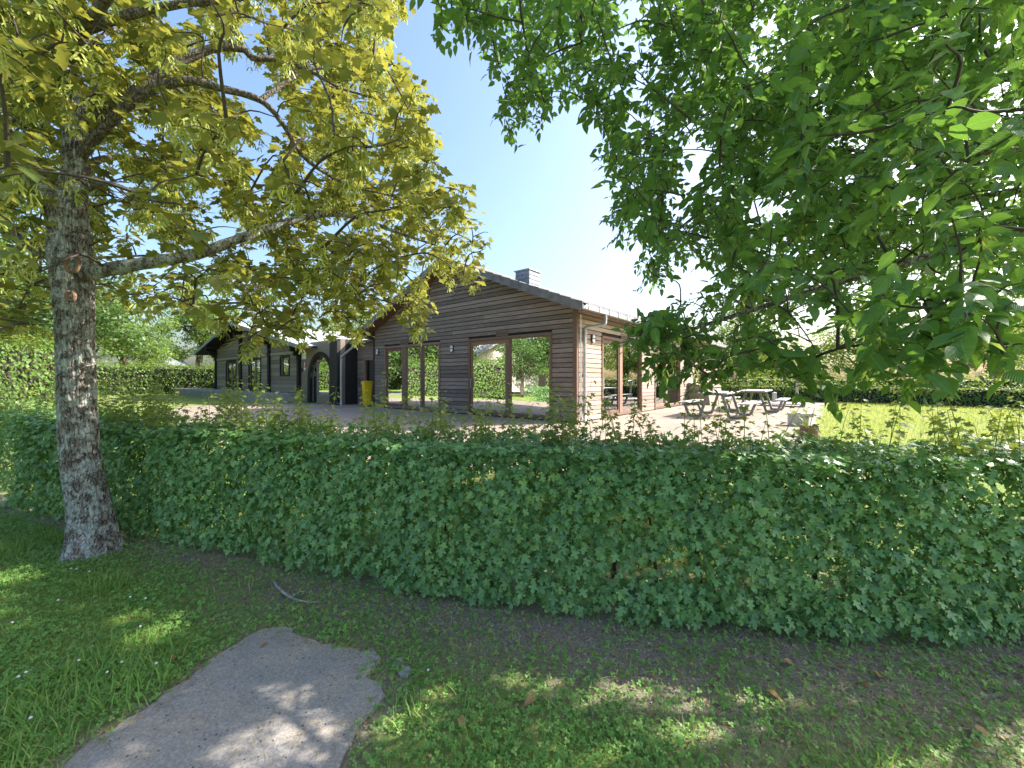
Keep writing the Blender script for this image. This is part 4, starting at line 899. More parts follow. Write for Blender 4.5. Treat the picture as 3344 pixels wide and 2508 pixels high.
# crown
def crown_points(n_in, n_out, ell, poly, holes, mind=.9, extra=None):
    n = n_in+n_out; oi = []; oo = []; ti = to = 0
    vol = np.array([e[3]*e[4]*e[5] for e in ell]); pr = vol/vol.sum()
    while ti < n_in or to < n_out:
        m = n*2; e = np.array(ell)[rng.choice(len(ell), m, p=pr)]
        d = unit(rng.normal(0, 1, (m, 3)))*(rng.random(m)**.38)[:, None]; p = e[:, :3]+d*e[:, 3:6]
        ok = (np.linalg.norm(p-np.array([0, 0, CAMZ]), axis=1) > mind) & (p[:, 2] > 1.2)
        q = proj(p); f_ = inframe(q, p); ins = inpoly(q, poly)
        for h in holes: ins &= ~inpoly(q, h)
        ok &= (~f_) | ins
        if extra is not None: ok &= extra(p, q, f_)
        oi.append(p[ok & f_]); oo.append(p[ok & ~f_]); ti += len(oi[-1]); to += len(oo[-1])
    return np.concatenate([np.concatenate(oi)[:n_in], np.concatenate(oo)[:n_out]])
ELL_M = [(-3.9, 3.7, 4.6, 3.4, 3.0, 3.2), (-2.2, 4.4, 3.6, 2.4, 1.6, 1.7), (-1.3, 4.7, 3.0, 1.4, 1.2, 1.1), (-3.6, 5.2, 5.8, 3.4, 2.4, 2.6), (-4.8, 3.0, 3.4, 2.0, 1.2, 1.6)]
def ex_m(p, q, f_):                           # keep the trunk and its forks readable: only a light veil in front of them
    front = (p[:, 1] < D0) & (np.abs(q[:, 0]-235) < 130) & (q[:, 1] > 620) & f_
    front |= (p[:, 1] < D0) & (np.abs(q[:, 0]-250) < 95) & (q[:, 1] > 330) & f_ & (rng.random(len(p)) < .75)
    for L_, r0, r1 in limbs[2:7]:
        Q = spline(pxpath(L_), 8); qq = proj(Q)
        d = np.sqrt(((q[:, None]-qq[None])**2).sum(2)); j = d.argmin(1)
        front |= (d.min(1) < 55) & (p[:, 1] < Q[j, 1]+.05) & (rng.random(len(p)) < .8)
    return ~front & (p[:, 1] > 2.0)
MHOLES += [[(x+r*math.cos(a)*random.uniform(.6, 1.4), y+r*math.sin(a)*random.uniform(.6, 1.2)) for a in np.linspace(0, 5.5, 8)] for x, y, r in ((random.uniform(300, 1450), random.uniform(0, 950), random.uniform(28, 60)) for _ in range(55))]
AM = crown_points(2150, 700, ELL_M, MP, MHOLES, 1.6, ex_m)
AM = AM[np.argsort(np.linalg.norm(AM-np.array([BT[0], BT[1], 3.5]), axis=1)+rng.normal(0, .8, len(AM)))]
paths, dirs = grow(nodes, AM); ln = np.array([np.linalg.norm(p[-1]-p[0]) for p in paths])
link('branches', branch_mesh('branches', paths, [(min(.022, .004+.012*l), .0025) for l in ln]), M['twig'], troot)
fs = Soup(); LP = []; LN_ = []; LT = []; LS = []
for c in range(2):
    pass
K = 7
pos = np.repeat(AM, K, axis=0); dr = np.repeat(dirs, K, axis=0); n = len(pos)
rad = unit(rng.normal(0, 1, (n, 3))+dr*.8); off = rad*rng.uniform(.04, .15, n)[:, None]-np.repeat((dirs*.10), K, axis=0)*rng.random(n)[:, None]
pos = pos+off; nn = unit(np.array([0, 0, 1.1])+rad*.45+rng.normal(0, .35, (n, 3))); tip = rad*np.array([1, 1, .3])+np.array([0, 0, -.45])+rng.normal(0, .25, (n, 3))
sc = rng.uniform(.055, .12, n); rn = np.clip(rng.normal(.5, .25, n), 0, 1)
q = proj(pos); fr_ = inframe(q, pos); dist = np.linalg.norm(pos-np.array([0, 0, CAMZ]), axis=1)
drop = ~fleck_clear(pos) | fr_ & (np.abs(q[:, 0]-235) < 75) & (q[:, 1] > 680) & (pos[:, 1] < D0+.1)
idx = np.where(fr_ & ~drop)[0]; big = idx[np.argsort(-sc[idx]/dist[idx])[:300]]; rest = np.setdiff1d(np.where(~drop)[0], big)
fs.put(MAPLE, pos[rest], frames(nn[rest], tip[rest]), sc[rest], rn[rest])
o = link('crown', fs.mesh('maple_crown'), M['maple'], troot); o['kind'] = 'stuff'
leaf_objs(MAPLE, 'maple_leaf', M['maple'], troot, (pos[big], nn[big], tip[big], sc[big]))
sel = AM[rng.random(len(AM)) < .62]; K = 15; n = len(sel)*K
base = np.repeat(sel, K, axis=0); d = unit(rng.normal(0, 1, (n, 3)))*np.array([.055, .055, .075])+np.array([0, 0, -.085])
ss = Soup(); ss.put(SAMARA, base+d, frames(unit(rng.normal(0, 1, (n, 3))*np.array([1, 1, .4])), np.array([0, 0, 1.])+rng.normal(0, .35, (n, 3))), rng.uniform(.04, .065, n), rng.random(n))
o = link('seed_clusters', ss.mesh('samaras'), M['samara'], troot); o['kind'] = 'stuff'

# --- hornbeam on the right, trunk just outside the picture
HP = [(1330, -200), (1385, 0), (1395, 100), (1440, 130), (1520, 140), (1560, 200), (1600, 260), (1635, 280), (1630, 330), (1600, 370), (1640, 410), (1680, 450), (1720, 460), (1745, 410), (1800, 390), (1830, 320), (1880, 330), (1930, 370), (1970, 410), (1965, 480), (2000, 560), (1985, 600), (1990, 680), (2030, 730), (1985, 800), (2060, 830), (2090, 870), (2045, 940), (2110, 940), (2160, 910), (2190, 870), (2300, 880), (2330, 920), (2260, 960), (2150, 1010), (2070, 1060), (2030, 1085), (2050, 1110), (2120, 1130), (2090, 1180), (2130, 1210), (2140, 1270), (2200, 1255), (2300, 1265), (2340, 1250), (2450, 1245), (2480, 1285), (2540, 1300), (2460, 1350), (2490, 1380), (2560, 1350), (2640, 1310), (2700, 1270), (2770, 1250), (2830, 1240), (2900, 1265), (2960, 1300), (3020, 1265), (3080, 1230), (3150, 1180), (3250, 1200), (3344, 1150), (3600, 1120), (3600, -200)]
HHOLES = [[(2580, 1060), (2700, 1040), (2860, 1090), (2880, 1160), (2760, 1200), (2640, 1190), (2560, 1130)], [(2220, 440), (2300, 430), (2330, 560), (2260, 640), (2200, 600)], [(2880, 520), (2990, 510), (3010, 580), (2910, 600)], [(3150, 40), (3344, 60), (3344, 160), (3200, 150)], [(1850, 445), (1880, 440), (1885, 480), (1850, 480)], [(2960, 60), (3010, 60), (2990, 120), (2950, 110)]]
hbx, hby = 5.3, 2.7; hb = empty('hornbeam_tree', (hbx, hby, 0)); tag(hb, 'dense green hornbeam whose leafy boughs hang over the lawn and picnic tables', 'tree')
P = spline([(hbx, hby, -.1), (hbx-.02, hby, .6), (hbx-.1, hby+.05, 1.8), (hbx-.1, hby, 3.2), (hbx, hby+.1, 5), (hbx+.1, hby, 7), (hbx, hby, 9)], 8); V, T = tube_np(P, np.interp(np.arange(len(P)), [0, 6, 16, 48], [.26, .2, .17, .03]), 20); link('trunk', mesh_np('trunk', V, T, smooth=True), M['bark2'], hb)
hl = [([(hbx, hby, 2.6), (4.0, 2.9, 3.2), (2.9, 3.2, 3.4), (1.9, 3.4, 3.2), (1.2, 3.5, 2.7)], .06), ([(hbx, hby, 3.2), (3.8, 2.3, 4.2), (2.2, 2.4, 4.6), (.7, 2.7, 4.7), (-.2, 2.9, 4.5)], .07),
      ([(hbx, hby, 2.2), (4.2, 2.4, 2.5), (3.2, 2.2, 2.5), (2.2, 2.3, 2.25), (1.4, 2.5, 2.0), (.95, 2.6, 1.85)], .05), ([(hbx, hby, 2.4), (3.8, 1.6, 2.7), (2.4, 1.2, 2.55), (1.6, 1.1, 2.2)], .045),
      ([(hbx, hby, 3.6), (4.6, 4.0, 4.6), (3.6, 4.8, 4.9), (2.4, 5.2, 4.6)], .06), ([(hbx, hby, 3.0), (4.0, 1.4, 3.8), (2.6, .9, 4.0), (1.2, .9, 3.8)], .055), ([(hbx, hby, 4.4), (4.2, 3.4, 6.0), (3.0, 3.8, 6.6), (1.4, 4.0, 6.4)], .06),
      ([(hbx, hby, 2.8), (4.6, 3.6, 3.3), (3.8, 4.4, 3.2), (3.0, 4.8, 2.7)], .05), ([(hbx, hby, 4.2), (6.2, 2.2, 5.8), (7.0, 1.8, 6.6)], .06), ([(hbx, hby, 5.4), (5.0, 2.0, 7), (4.2, 1.4, 7.6)], .05), ([(hbx, hby, 3.4), (6.3, 3.4, 4.2), (7.6, 4.0, 4.6)], .06)]
nodes = list(P[16::3])
for L_, r0 in hl:
    Q = spline(L_, 7); V, T = tube_np(Q, np.linspace(r0*.8, .008, len(Q)), 10); link('limb', mesh_np('limb', V, T, smooth=True), M['bark2'], hb); nodes += list(Q[3:])
ELL_H = [(5.0, 3.0, 5.8, 3.6, 3.2, 3.4), (2.6, 2.9, 4.3, 3.2, 1.9, 1.7), (1.9, 2.9, 2.9, 1.9, 1.2, 1.2), (1.8, 1.9, 2.35, 1.4, 1.1, .85), (3.4, 4.6, 3.6, 2.4, 1.4, 1.5), (.6, 2.9, 4.6, 1.5, 1.4, 1.2)]
def ex_h(p, q, f_):
    near = np.linalg.norm(p-np.array([0, 0, CAMZ]), axis=1)
    lim = np.where(q[:, 0] > 2900, 1.0, np.where(q[:, 0] > 2500, 1.4, 2.0))
    return (~f_ & (near > 1.2)) | (f_ & (near > lim))
HHOLES += [[(x+r*math.cos(a)*random.uniform(.6, 1.5), y+r*math.sin(a)*random.uniform(.4, .9)) for a in np.linspace(0, 5.5, 8)] for x, y, r in ((random.uniform(1900, 3344), random.uniform(0, 1180), random.uniform(28, 70)) for _ in range(60))]
AH = crown_points(4300, 2100, ELL_H, HP, HHOLES, .8, ex_h)
SPRAY = [(px(2130, 1100, 2.7), (.42, .4, .20), 30), (px(2230, 1200, 2.6), (.50, .4, .15), 30), (px(2450, 1120, 2.5), (.60, .5, .22), 28), (px(2850, 1150, 1.9), (.5, .4, .2), 22), (px(3150, 1050, 1.3), (.38, .3, .2), 26)]
AH = np.concatenate([AH]+[crown_points(n_, 0, [(*c_, *r_)], HP, HHOLES[:1], .8, ex_h) for c_, r_, n_ in SPRAY])
AH = AH[np.argsort(np.linalg.norm(AH-np.array([hbx, hby, 4.0]), axis=1)+rng.normal(0, .8, len(AH)))]
paths, dirs = grow(nodes, AH); ln = np.array([np.linalg.norm(p[-1]-p[0]) for p in paths])
link('branches', branch_mesh('branches', paths, [(min(.016, .003+.010*l), .0016) for l in ln], 4), M['twig'], hb)
pos = []; nn = []; tip = []
K = 10
for p, d in zip(paths, dirs):
    a = p[-1]; b0 = p[-2]; l = np.linalg.norm(a-b0); dd = unit(d*np.array([1, 1, .6])+np.array([0, 0, -.22])); side = unit(np.cross(dd, np.array([0, 0, 1.])+rng.normal(0, .3, 3))); upv = np.cross(side, dd)
    if upv[2] < 0: upv = -upv
    for k in range(K):
        s = 1 if k % 2 else -1; c = a+dd*(.05+(k-K+2)*.032)+np.array([0, 0, -.004*k])
        t_ = dd*.7+side*s*.7+np.array([0, 0, -.75])+rng.normal(0, .22, 3); pos.append(c); tip.append(t_); nn.append(upv*.8+np.array([0, 0, .3])+rng.normal(0, .42, 3))
pos = np.array(pos); nn = unit(np.array(nn)); tip = np.array(tip); n = len(pos); sc = rng.uniform(.05, .088, n); rn = np.clip(rng.normal(.45, .25, n), 0, 1)
q = proj(pos); fr_ = inframe(q, pos); dist = np.linalg.norm(pos-np.array([0, 0, CAMZ]), axis=1); okn = (dist > .7) & fleck_clear(pos)
idx = np.where(fr_ & okn)[0]; big = idx[np.argsort(-sc[idx]/dist[idx])[:300]]; rest = np.setdiff1d(np.where(okn)[0], big)
fs = Soup(); fs.put(OVATE_LO, pos[rest], frames(nn[rest], tip[rest]), sc[rest], rn[rest]); o = link('crown', fs.mesh('hornbeam_crown'), M['hornbeam'], hb); o['kind'] = 'stuff'
leaf_objs(OVATE, 'hornbeam_leaf', M['hornbeam'], hb, (pos[big], nn[big], tip[big], sc[big]))
sel = AH[rng.random(len(AH)) < .30]; n = len(sel); ss = Soup()
ss.put(BRACT, sel+np.array([0, 0, -.02]), frames(unit(np.array([0, 0, 1.])+rng.normal(0, .2, (n, 3))), rng.normal(0, 1, (n, 3))), rng.uniform(.07, .11, n), rng.random(n)); o = link('seed_clusters', ss.mesh('bracts'), M['bract'], hb); o['kind'] = 'stuff'

# ------------------------------------------------------------------ background trees, hedges and houses
def far_tree(seed, h, wd, nclump, per, leaf):
    r_ = np.random.default_rng(seed); s = Soup(); cl = []
    for k in range(nclump):
        d = unit(r_.normal(0, 1, 3)); rr_ = r_.random()**.4; c = np.array([d[0]*wd*.5*rr_, d[1]*wd*.5*rr_, h*.58+d[2]*h*.40*rr_]); cl.append((c, r_.uniform(.10, .2)*wd))
    for c, rad_ in cl:
        n = per; d = unit(r_.normal(0, 1, (n, 3)))*(r_.random(n)**.45)[:, None]*np.array([rad_, rad_, rad_*.75]); s.put(DIAM, c+d, frames(unit(unit(d)*.6+np.array([0, 0, .6])+r_.normal(0, .5, (n, 3))), r_.normal(0, 1, (n, 3))+np.array([0, 0, -.5])), r_.uniform(.7, 1.3, n)*leaf, np.clip(r_.normal(.5, .28, n), 0, 1))
    tp_ = [(0, 0, -.2), (r_.normal(0, .1), r_.normal(0, .1), h*.25), (r_.normal(0, .2), r_.normal(0, .2), h*.55), (0, 0, h*.8)]
    sb = Soup(); Q = spline(tp_, 4); V, T = tube_np(Q, np.linspace(.035*h, .008*h, len(Q)), 8); sb.add(V, np.concatenate([T[:, [0, 1, 2]], T[:, [0, 2, 3]]]))
    for c, rad_ in cl[::4]:
        b0 = Q[int(len(Q)*r_.uniform(.3, .8))]; Q2 = spline([b0, b0+(c-b0)*.5+np.array([0, 0, .2]), c], 3); V, T = tube_np(Q2, np.linspace(.012*h, .003*h, len(Q2)), 5); sb.add(V, np.concatenate([T[:, [0, 1, 2]], T[:, [0, 2, 3]]]))
    a = s.mesh('crown'); a.materials.append(M['farleaf']); b = sb.mesh('trunk', True); b.materials.append(M['twig']); return a, b
protos = [far_tree(1, 9, 7, 70, 150, .20), far_tree(2, 11, 6.5, 80, 150, .20), far_tree(3, 7, 6, 60, 150, .17), far_tree(4, 10, 9, 90, 140, .22)]
def put_tree(x, y, s, k, rz_, label, group, z=None):
    r0 = empty('broadleaf_tree', (x, y, ZP-.05 if z is None else z), rz_); r0.scale = (s, s, s); tag(r0, label, 'tree', group)
    for nm, m_ in zip(('crown', 'trunk'), protos[k]):
        o = bpy.data.objects.new(nm, m_); col.objects.link(o); o.parent = r0
        if nm == 'crown': o['kind'] = 'stuff'
GL = 'sunlit trees behind the log lodge'
for k, (x, y, s, lb_) in enumerate([(-33, 34, 1.0, 'round sunlit tree rising over the tall hedge left of the lodge'), (-40, 30, 1.1, 'tall narrow sunlit tree over the far end of the tall hedge'), (-27, 44, 1.1, 'spreading tree close behind the lodge gable'), (-20, 50, 1.0, 'broad tree behind the ridge of the lodge roof'), (-47, 38, 1.2, 'big tree behind the white garden shed'), (-36, 46, 1.2, 'tall tree standing behind the pale house'), (-55, 30, 1.2, 'bushy tree past the white garden shed'), (-12, 58, 1.0, 'distant tree behind the joint of lodge and timber building')]):
    put_tree(x, y, s, k % 4, k*1.3, lb_, GL)
for k, (x, y, s, lb_) in enumerate([(17.5, 30, .62, 'small pale tree just past the far end of the timber building'), (21.5, 33, .7, 'pale tree above the bollard lamp beyond the lawn hedges'), (30, 34, .75, 'round tree beyond the rough hedge behind the lawn'), (36, 30, .7, 'low spreading tree beyond the rough hedge'), (43, 33, .8, 'tall tree at the bend of the rough hedge'), (26, 42, .7, 'distant tree in the field behind the round tree'), (50, 28, .8, 'bushy tree at the near end of the rough hedge'), (15, 38, .8, 'tree behind the back corner of the timber building'), (58, 36, .9, 'large tree farthest out in the field beyond the lawn')]):
    put_tree(x, y, s, (k+1) % 4, k*.9, lb_, 'trees beyond the lawn hedge')
protos = [(a_.copy(), b_) for a_, b_ in protos]
for a_, b_ in protos: a_.materials.clear(); a_.materials.append(M['darkleaf'])
for k, (x, y, s) in enumerate([(-22, 6.5, .75), (-25, 15, 1.0), (-31, 20, 1.1), (-21, 1.5, .8), (-38, 2, 1.1), (-46, 10, 1.3), (-20.5, 18.5, .85), (-27.5, 11.5, 1.0), (-34, 14, 1.2), (-25, 2.5, 1.05), (-40, 7, 1.2)]):
    put_tree(x, y, s, (k+2) % 4, k*1.7, 'tall dark tree by the lane, mirrored in the glazed doors', 'trees along the lane', 0.0 if y < 6 else None)
def far_hedge(name, pts, h, th, leaf, dens, label, mat, z0=ZP, ragged=.3):
    r0 = empty(name, (*pts[0], z0)); tag(r0, label, 'hedge'); s = Soup(); pts = np.array(pts, float)
    for a, b in zip(pts, pts[1:]):
        ln_ = np.linalg.norm(b-a); t = (b-a)/ln_; nv = np.array([t[1], -t[0]]); n = int(ln_*h*dens)
        u = rng.random(n)*ln_; z = h*rng.random(n); sd = rng.choice([-1, 1], n)
        topm = rng.random(n) < .3; z = np.where(topm, h+np.abs(rng.normal(0, ragged*.5, n))*(rng.random(n) < .6), z)
        d = np.where(topm, rng.uniform(-1, 1, n)*th/2, sd*(th/2+rng.normal(0, .05, n)))
        p = np.column_stack([a[0]+t[0]*u+nv[0]*d, a[1]+t[1]*u+nv[1]*d, z0+z]); o3 = np.column_stack([nv[0]*sd, nv[1]*sd, np.zeros(n)])
        nn_ = unit(np.where(topm[:, None], np.array([0, 0, 1.]), o3)+rng.normal(0, .45, (n, 3))+np.array([0, 0, .35])); s.put(DIAM, p, frames(nn_, rng.normal(0, .6, (n, 3))+np.array([0, 0, -1.])), rng.uniform(.7, 1.3, n)*leaf, np.clip(rng.normal(.45, .25, n), 0, 1))
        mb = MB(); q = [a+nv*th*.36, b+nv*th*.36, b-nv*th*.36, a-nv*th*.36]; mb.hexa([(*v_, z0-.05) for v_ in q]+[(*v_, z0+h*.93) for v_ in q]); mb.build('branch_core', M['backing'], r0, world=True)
    o = link('foliage', s.mesh(name), mat, r0); o['kind'] = 'stuff'
far_hedge('lawn_hedge', [(11.5, 25.5), (16.4, 19.5), (20.5, 15.0), (27, 8)], .78, .9, .085, 900, 'clipped dark hedge along the far side of the sunny lawn', M['farhedge'])
far_hedge('field_hedge', [(12, 29), (24, 25), (34, 17), (44, 6)], 1.15, 1.2, .16, 260, 'rough sunlit hedge behind the clipped lawn hedge', M['farleaf'], ragged=.5)
far_hedge('tall_hedge', [(-21.5, 34.5), (-28, 31), (-34, 24), (-36, 16)], 2.1, 1.4, .15, 300, 'tall yellow green hedge on the raised lawn beyond the log lodge', M['farleaf'], ragged=.4)
far_hedge('lane_hedge', [(-17.5, 16), (-16, 11.5), (-15, 9.2)], 2.3, 1.3, .13, 420, 'loose leafy hedge at the edge of the patio by the lane', M['farleaf'], ragged=.5)
far_hedge('garden_hedge', [(-15.5, 6.6), (-16.5, 2.0), (-17, -4)], 2.0, 1.4, .13, 380, 'bushy hedge between the lawn and the lane', M['farleaf'], ragged=.5, z0=0)
# lane and house beyond it, seen as reflections in the doors
mb = MB(); mb.add([(-19.5, 20, ZP+.012), (-19.0, 8, ZP+.012), (-23.5, 8, ZP+.012), (-24.5, 20, ZP+.012)], [(0, 1, 2, 3)]); tag(mb.build('lane', M['terrwall']), 'grey lane beyond the leafy hedge', kind='structure')
def cottage(name, p, rz_, w_, l_, h_, rise, label, wm, rm):
    r0 = empty(name, p, rz_); tag(r0, label, 'house')
    mb = MB(); mb.box(-w_/2, w_/2, 0, l_, 0, h_); mb.prism([(-w_/2, h_), (w_/2, h_), (0, h_+rise)], 0, l_, lambda q, t: (q[0], t, q[1])); wl = mb.build('wall', wm, r0)
    for s in (-1, 1):
        mb = MB(); k = rise/(w_/2); mb.prism([(0, h_+rise+.02), (s*(w_/2+.5), h_-.5*k+.02), (s*(w_/2+.5), h_-.5*k+.2), (0, h_+rise+.2)], -.5, l_+.5, lambda q, t: (q[0], t, q[1])); mb.build('roof', rm, r0)
    for x in (-w_*.25, w_*.25):
        mb = MB(); mb.box(x-.55, x+.55, -.05, -.002, 1.0, 2.2); f_ = mb.build('window', M['white'], r0)
        mb = MB(); mb.box(x-.47, x+.47, -.06, -.051, 1.08, 2.12); mb.build('pane', M['glass'], f_)
    mb = MB(); mb.box(-.5, .5, -.05, -.002, .0, 2.1); mb.build('door', M['frame'], r0)
    return r0
cottage('neighbour_house', (-30, 7.0, 0.2), R(78), 9, 11, 2.7, 2.6, 'low house with pale grey roof mirrored in the wide glazed door', M['brickwall'], M['greyroof'])
v = px(418, 1230, 38); cottage('white_house', (v[0], v[1], .3), R(25), 5, 7, 3.0, 1.6, 'pale house with white trim showing through the trees past the lodge', M['white'], M['slate'])
v = px(120, 1200, 30); cottage('garden_shed', (v[0], v[1], .4), R(35), 4, 5, 2.3, .6, 'white garden shed behind the hedge beyond the sycamore trunk', M['white'], M['white'])
# red car by the neighbour house
cr = empty('parked_car', (-21.2, 10.2, ZP+.015), R(88)); tag(cr, 'red car parked on the lane, mirrored in the glazed door', 'car')
mb = MB(); mb.prism([(-2.0, .30), (2.0, .30), (2.05, .62), (1.9, .85), (1.0, .95), (.45, 1.42), (-1.2, 1.45), (-1.85, .98), (-2.05, .8)], -.82, .82, lambda p, t: (p[0], t, p[1])); mb.build('body', M['carred'], cr, bevel=.06)
for s in (-1, 1):
    mb = MB(); mb.prism([(.80, .97), (.40, 1.36), (-1.1, 1.38), (-1.6, 1.0)], s*.825, s*.83, lambda p, t: (p[0], t, p[1])); mb.build('side_window', M['dark_metal'], cr)
    for x in (-1.3, 1.3):
        mb = MB(); mb.prism([(x+.32*math.cos(a_), .32+.32*math.sin(a_)) for a_ in np.linspace(0, 2*math.pi, 18, endpoint=False)], s*.70, s*.84, lambda p, t: (p[0], t, p[1])); wh = mb.build('wheel', M['rubber'], cr)
        mb = MB(); mb.prism([(x+.19*math.cos(a_), .32+.19*math.sin(a_)) for a_ in np.linspace(0, 2*math.pi, 14, endpoint=False)], s*.841, s*.85, lambda p, t: (p[0], t, p[1])); mb.build('hub_cap', M['gutter'], wh)

# ------------------------------------------------------------------ grass, clover, litter
def ground_pts(n, x0=-6.5, x1=4.6, y0=1.15, margin=.12):
    x = rng.uniform(x0, x1, n); y = rng.uniform(y0, 5.2, n); ok = (y < hedge_y(x)+margin) & (np.abs(x) < 1.34*y+.3)
    p = np.column_stack([x, y]); p = p[ok]; ins = inpoly(p, sp_); ed = edge_d(p); return p[~ins | ((ed < .07) & (rng.random(len(p)) < .55*(1-ed/.07)))]
gs = Soup()
p = ground_pts(230000); so_ = soil(p[:, 0], p[:, 1]); tuft = fbm(p[:, 0], p[:, 1], 3.2)
left = np.clip((-p[:, 0]-.3)/2.0, 0, 1)
prob = np.clip((.28+.5*left+.55*(tuft-.45)*2)*(1-.92*so_), .015, 1); p = p[rng.random(len(p)) < prob*.80]; n = len(p)
h = rng.uniform(.03, .07, n)*(1+.5*(fbm(p[:, 0], p[:, 1], 1.7)-.5)); tuf = (noise2(p[:, 0]+30, p[:, 1], 2.6) > .78); h = np.where(tuf, h*1.9, h)
a_ = rng.uniform(0, 6.28, n); ln_ = rng.uniform(.1, .9, n); up = unit(np.column_stack([np.cos(a_)*ln_, np.sin(a_)*ln_, np.ones(n)]))
gs.put(BLADE, np.column_stack([p, gz(p[:, 0], p[:, 1])-.004]), frames(up, np.column_stack([np.cos(a_), np.sin(a_), -ln_])), h, np.clip(rng.normal(.45, .25, n), 0, 1))
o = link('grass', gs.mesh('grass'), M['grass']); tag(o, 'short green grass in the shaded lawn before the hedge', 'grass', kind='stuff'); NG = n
cs = Soup(); p = ground_pts(190000); so_ = soil(p[:, 0], p[:, 1]); tuft = fbm(p[:, 0]+11, p[:, 1]+5, 2.4)
prob = np.clip((.62+1.5*(tuft-.5))*(1-.5*so_), .05, 1); p = p[rng.random(len(p)) < prob*.95]; n = len(p)
cs.put(CLOVER, np.column_stack([p, gz(p[:, 0], p[:, 1])+rng.uniform(.006, .038, n)]), frames(unit(np.array([0, -.25, 1.])+rng.normal(0, .38, (n, 3))), rng.normal(0, 1, (n, 3))), rng.uniform(.007, .0155, n), np.clip(rng.normal(.45, .27, n), 0, 1))
o = link('clover', cs.mesh('clover'), M['clover']); tag(o, 'small clover leaves covering the shaded lawn', 'clover', kind='stuff'); NC = n
STRAW = (np.array([(-.012, 0, 0), (.012, 0, 0), (.01, .55, .06), (-.01, .55, .06), (0, 1, .02)]), np.array([(0, 1, 2), (0, 2, 3), (3, 2, 4)]), np.zeros((5, 2)))
p = np.column_stack([rng.uniform(-5, 4.5, 90000), rng.uniform(1.4, 4.4, 90000)]); p = p[(p[:, 1] < hedge_y(p[:, 0])+.25) & (np.abs(p[:, 0]) < 1.34*p[:, 1]+.2)]
ed = edge_d(p); ins = inpoly(p, sp_); pr_ = .30*soil(p[:, 0], p[:, 1])*(fbm(p[:, 0], p[:, 1], 2.0) > .42)+.45*np.exp(-(ed/.07)**2)*(p[:, 0] < -.9)+.15*np.exp(-(ed/.06)**2)+.03+.20*((p[:, 1]-hedge_y(p[:, 0])+.55 > 0) & (p[:, 0] < -.2) & (p[:, 0] > -3.4))
pr_ = np.where(ins & (ed > .1), .09, pr_); p = p[rng.random(len(p)) < pr_]; n = len(p); ins = inpoly(p, sp_)
st_ = Soup(); st_.put(STRAW, np.column_stack([p, np.where(ins, .021, gz(p[:, 0], p[:, 1])+.012)]), frames(unit(np.array([0, 0, 1.])+rng.normal(0, .22, (n, 3))), np.column_stack([rng.normal(0, 1, (n, 2)), rng.normal(0, .15, n)])), rng.uniform(.03, .11, n), rng.random(n))
o = link('dry_grass', st_.mesh('dry_grass'), M['straw']); tag(o, 'dry straw stalks strewn on the soil and path edge', 'straw', kind='stuff')
OCT = (np.array([(1, 0, 0), (0, .8, 0), (-.9, .1, 0), (0, -1, 0), (0, 0, .6), (0, 0, -.5)], float), np.array([(0, 1, 4), (1, 2, 4), (2, 3, 4), (3, 0, 4)]), np.zeros((6, 2)))
p = np.column_stack([rng.uniform(-5, 4.5, 120000), rng.uniform(1.4, 4.4, 120000)]); p = p[(p[:, 1] < hedge_y(p[:, 0])+.3) & (np.abs(p[:, 0]) < 1.34*p[:, 1]+.2)]
ins = inpoly(p, sp_); pr_ = np.where(ins, .05, .45*soil(p[:, 0], p[:, 1])+.01); k_ = rng.random(len(p)) < pr_; p = p[k_]; ins = ins[k_]; n = len(p); zz_ = np.where(ins, .019, gz(p[:, 0], p[:, 1])+.004)
gv = Soup(); gv.put(OCT, np.column_stack([p, zz_]), frames(unit(np.array([0, 0, 1.])+rng.normal(0, .3, (n, 3))), rng.normal(0, 1, (n, 3))), rng.uniform(.0025, .0075, n)*np.where(ins, .6, 1), rng.random(n))
o = link('gravel', gv.mesh('gravel'), leafmat('soil_crumb', (.10, .085, .07), (.25, .215, .185), (.48, .44, .40), (.3, .3, .3), 0.0, .9, spec=.1)); tag(o, 'soil crumbs and grit on the bare strip and path', 'gravel', kind='stuff')
k_ = (~ins) & (rng.random(n) < .30); q_ = p[k_]; n = len(q_)
lf = Soup(); lf.put(DIAM, np.column_stack([q_, gz(q_[:, 0], q_[:, 1])+.008]), frames(unit(np.array([0, 0, 1.])+rng.normal(0, .35, (n, 3))), rng.normal(0, 1, (n, 3))), rng.uniform(.008, .026, n), rng.random(n))
o = link('leaf_litter', lf.mesh('leaf_litter'), M['dryleaf']); tag(o, 'small brown leaf scraps littering the soil by the hedge foot', 'leaf litter', kind='stuff')
# sunny lawn on the right, coarse tufts
x = rng.uniform(5, 22, 60000); y = rng.uniform(5.5, 24, 60000); lx = np.array([LM.inverted() @ Vector((a, b, 0)) for a, b in zip(x[:0], y[:0])])
inv4 = np.array(LM.inverted()); lxx = inv4[0, 0]*x+inv4[0, 1]*y+inv4[0, 3]; k_ = (lxx > 4.8+.25*noise2(x, y, 1.5)) & (x < 1.3*y); x, y = x[k_], y[k_]; n = len(x); a_ = rng.uniform(0, 6.28, n)
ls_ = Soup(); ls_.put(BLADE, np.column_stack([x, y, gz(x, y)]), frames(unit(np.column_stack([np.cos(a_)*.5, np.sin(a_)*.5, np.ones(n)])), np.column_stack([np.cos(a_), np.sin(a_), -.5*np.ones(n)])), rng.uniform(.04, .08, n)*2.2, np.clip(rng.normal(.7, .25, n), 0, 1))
o = link('lawn_grass', ls_.mesh('lawn_grass'), M['lawn']); tag(o, 'sunny mown lawn grass beyond the patio', 'grass', kind='stuff')

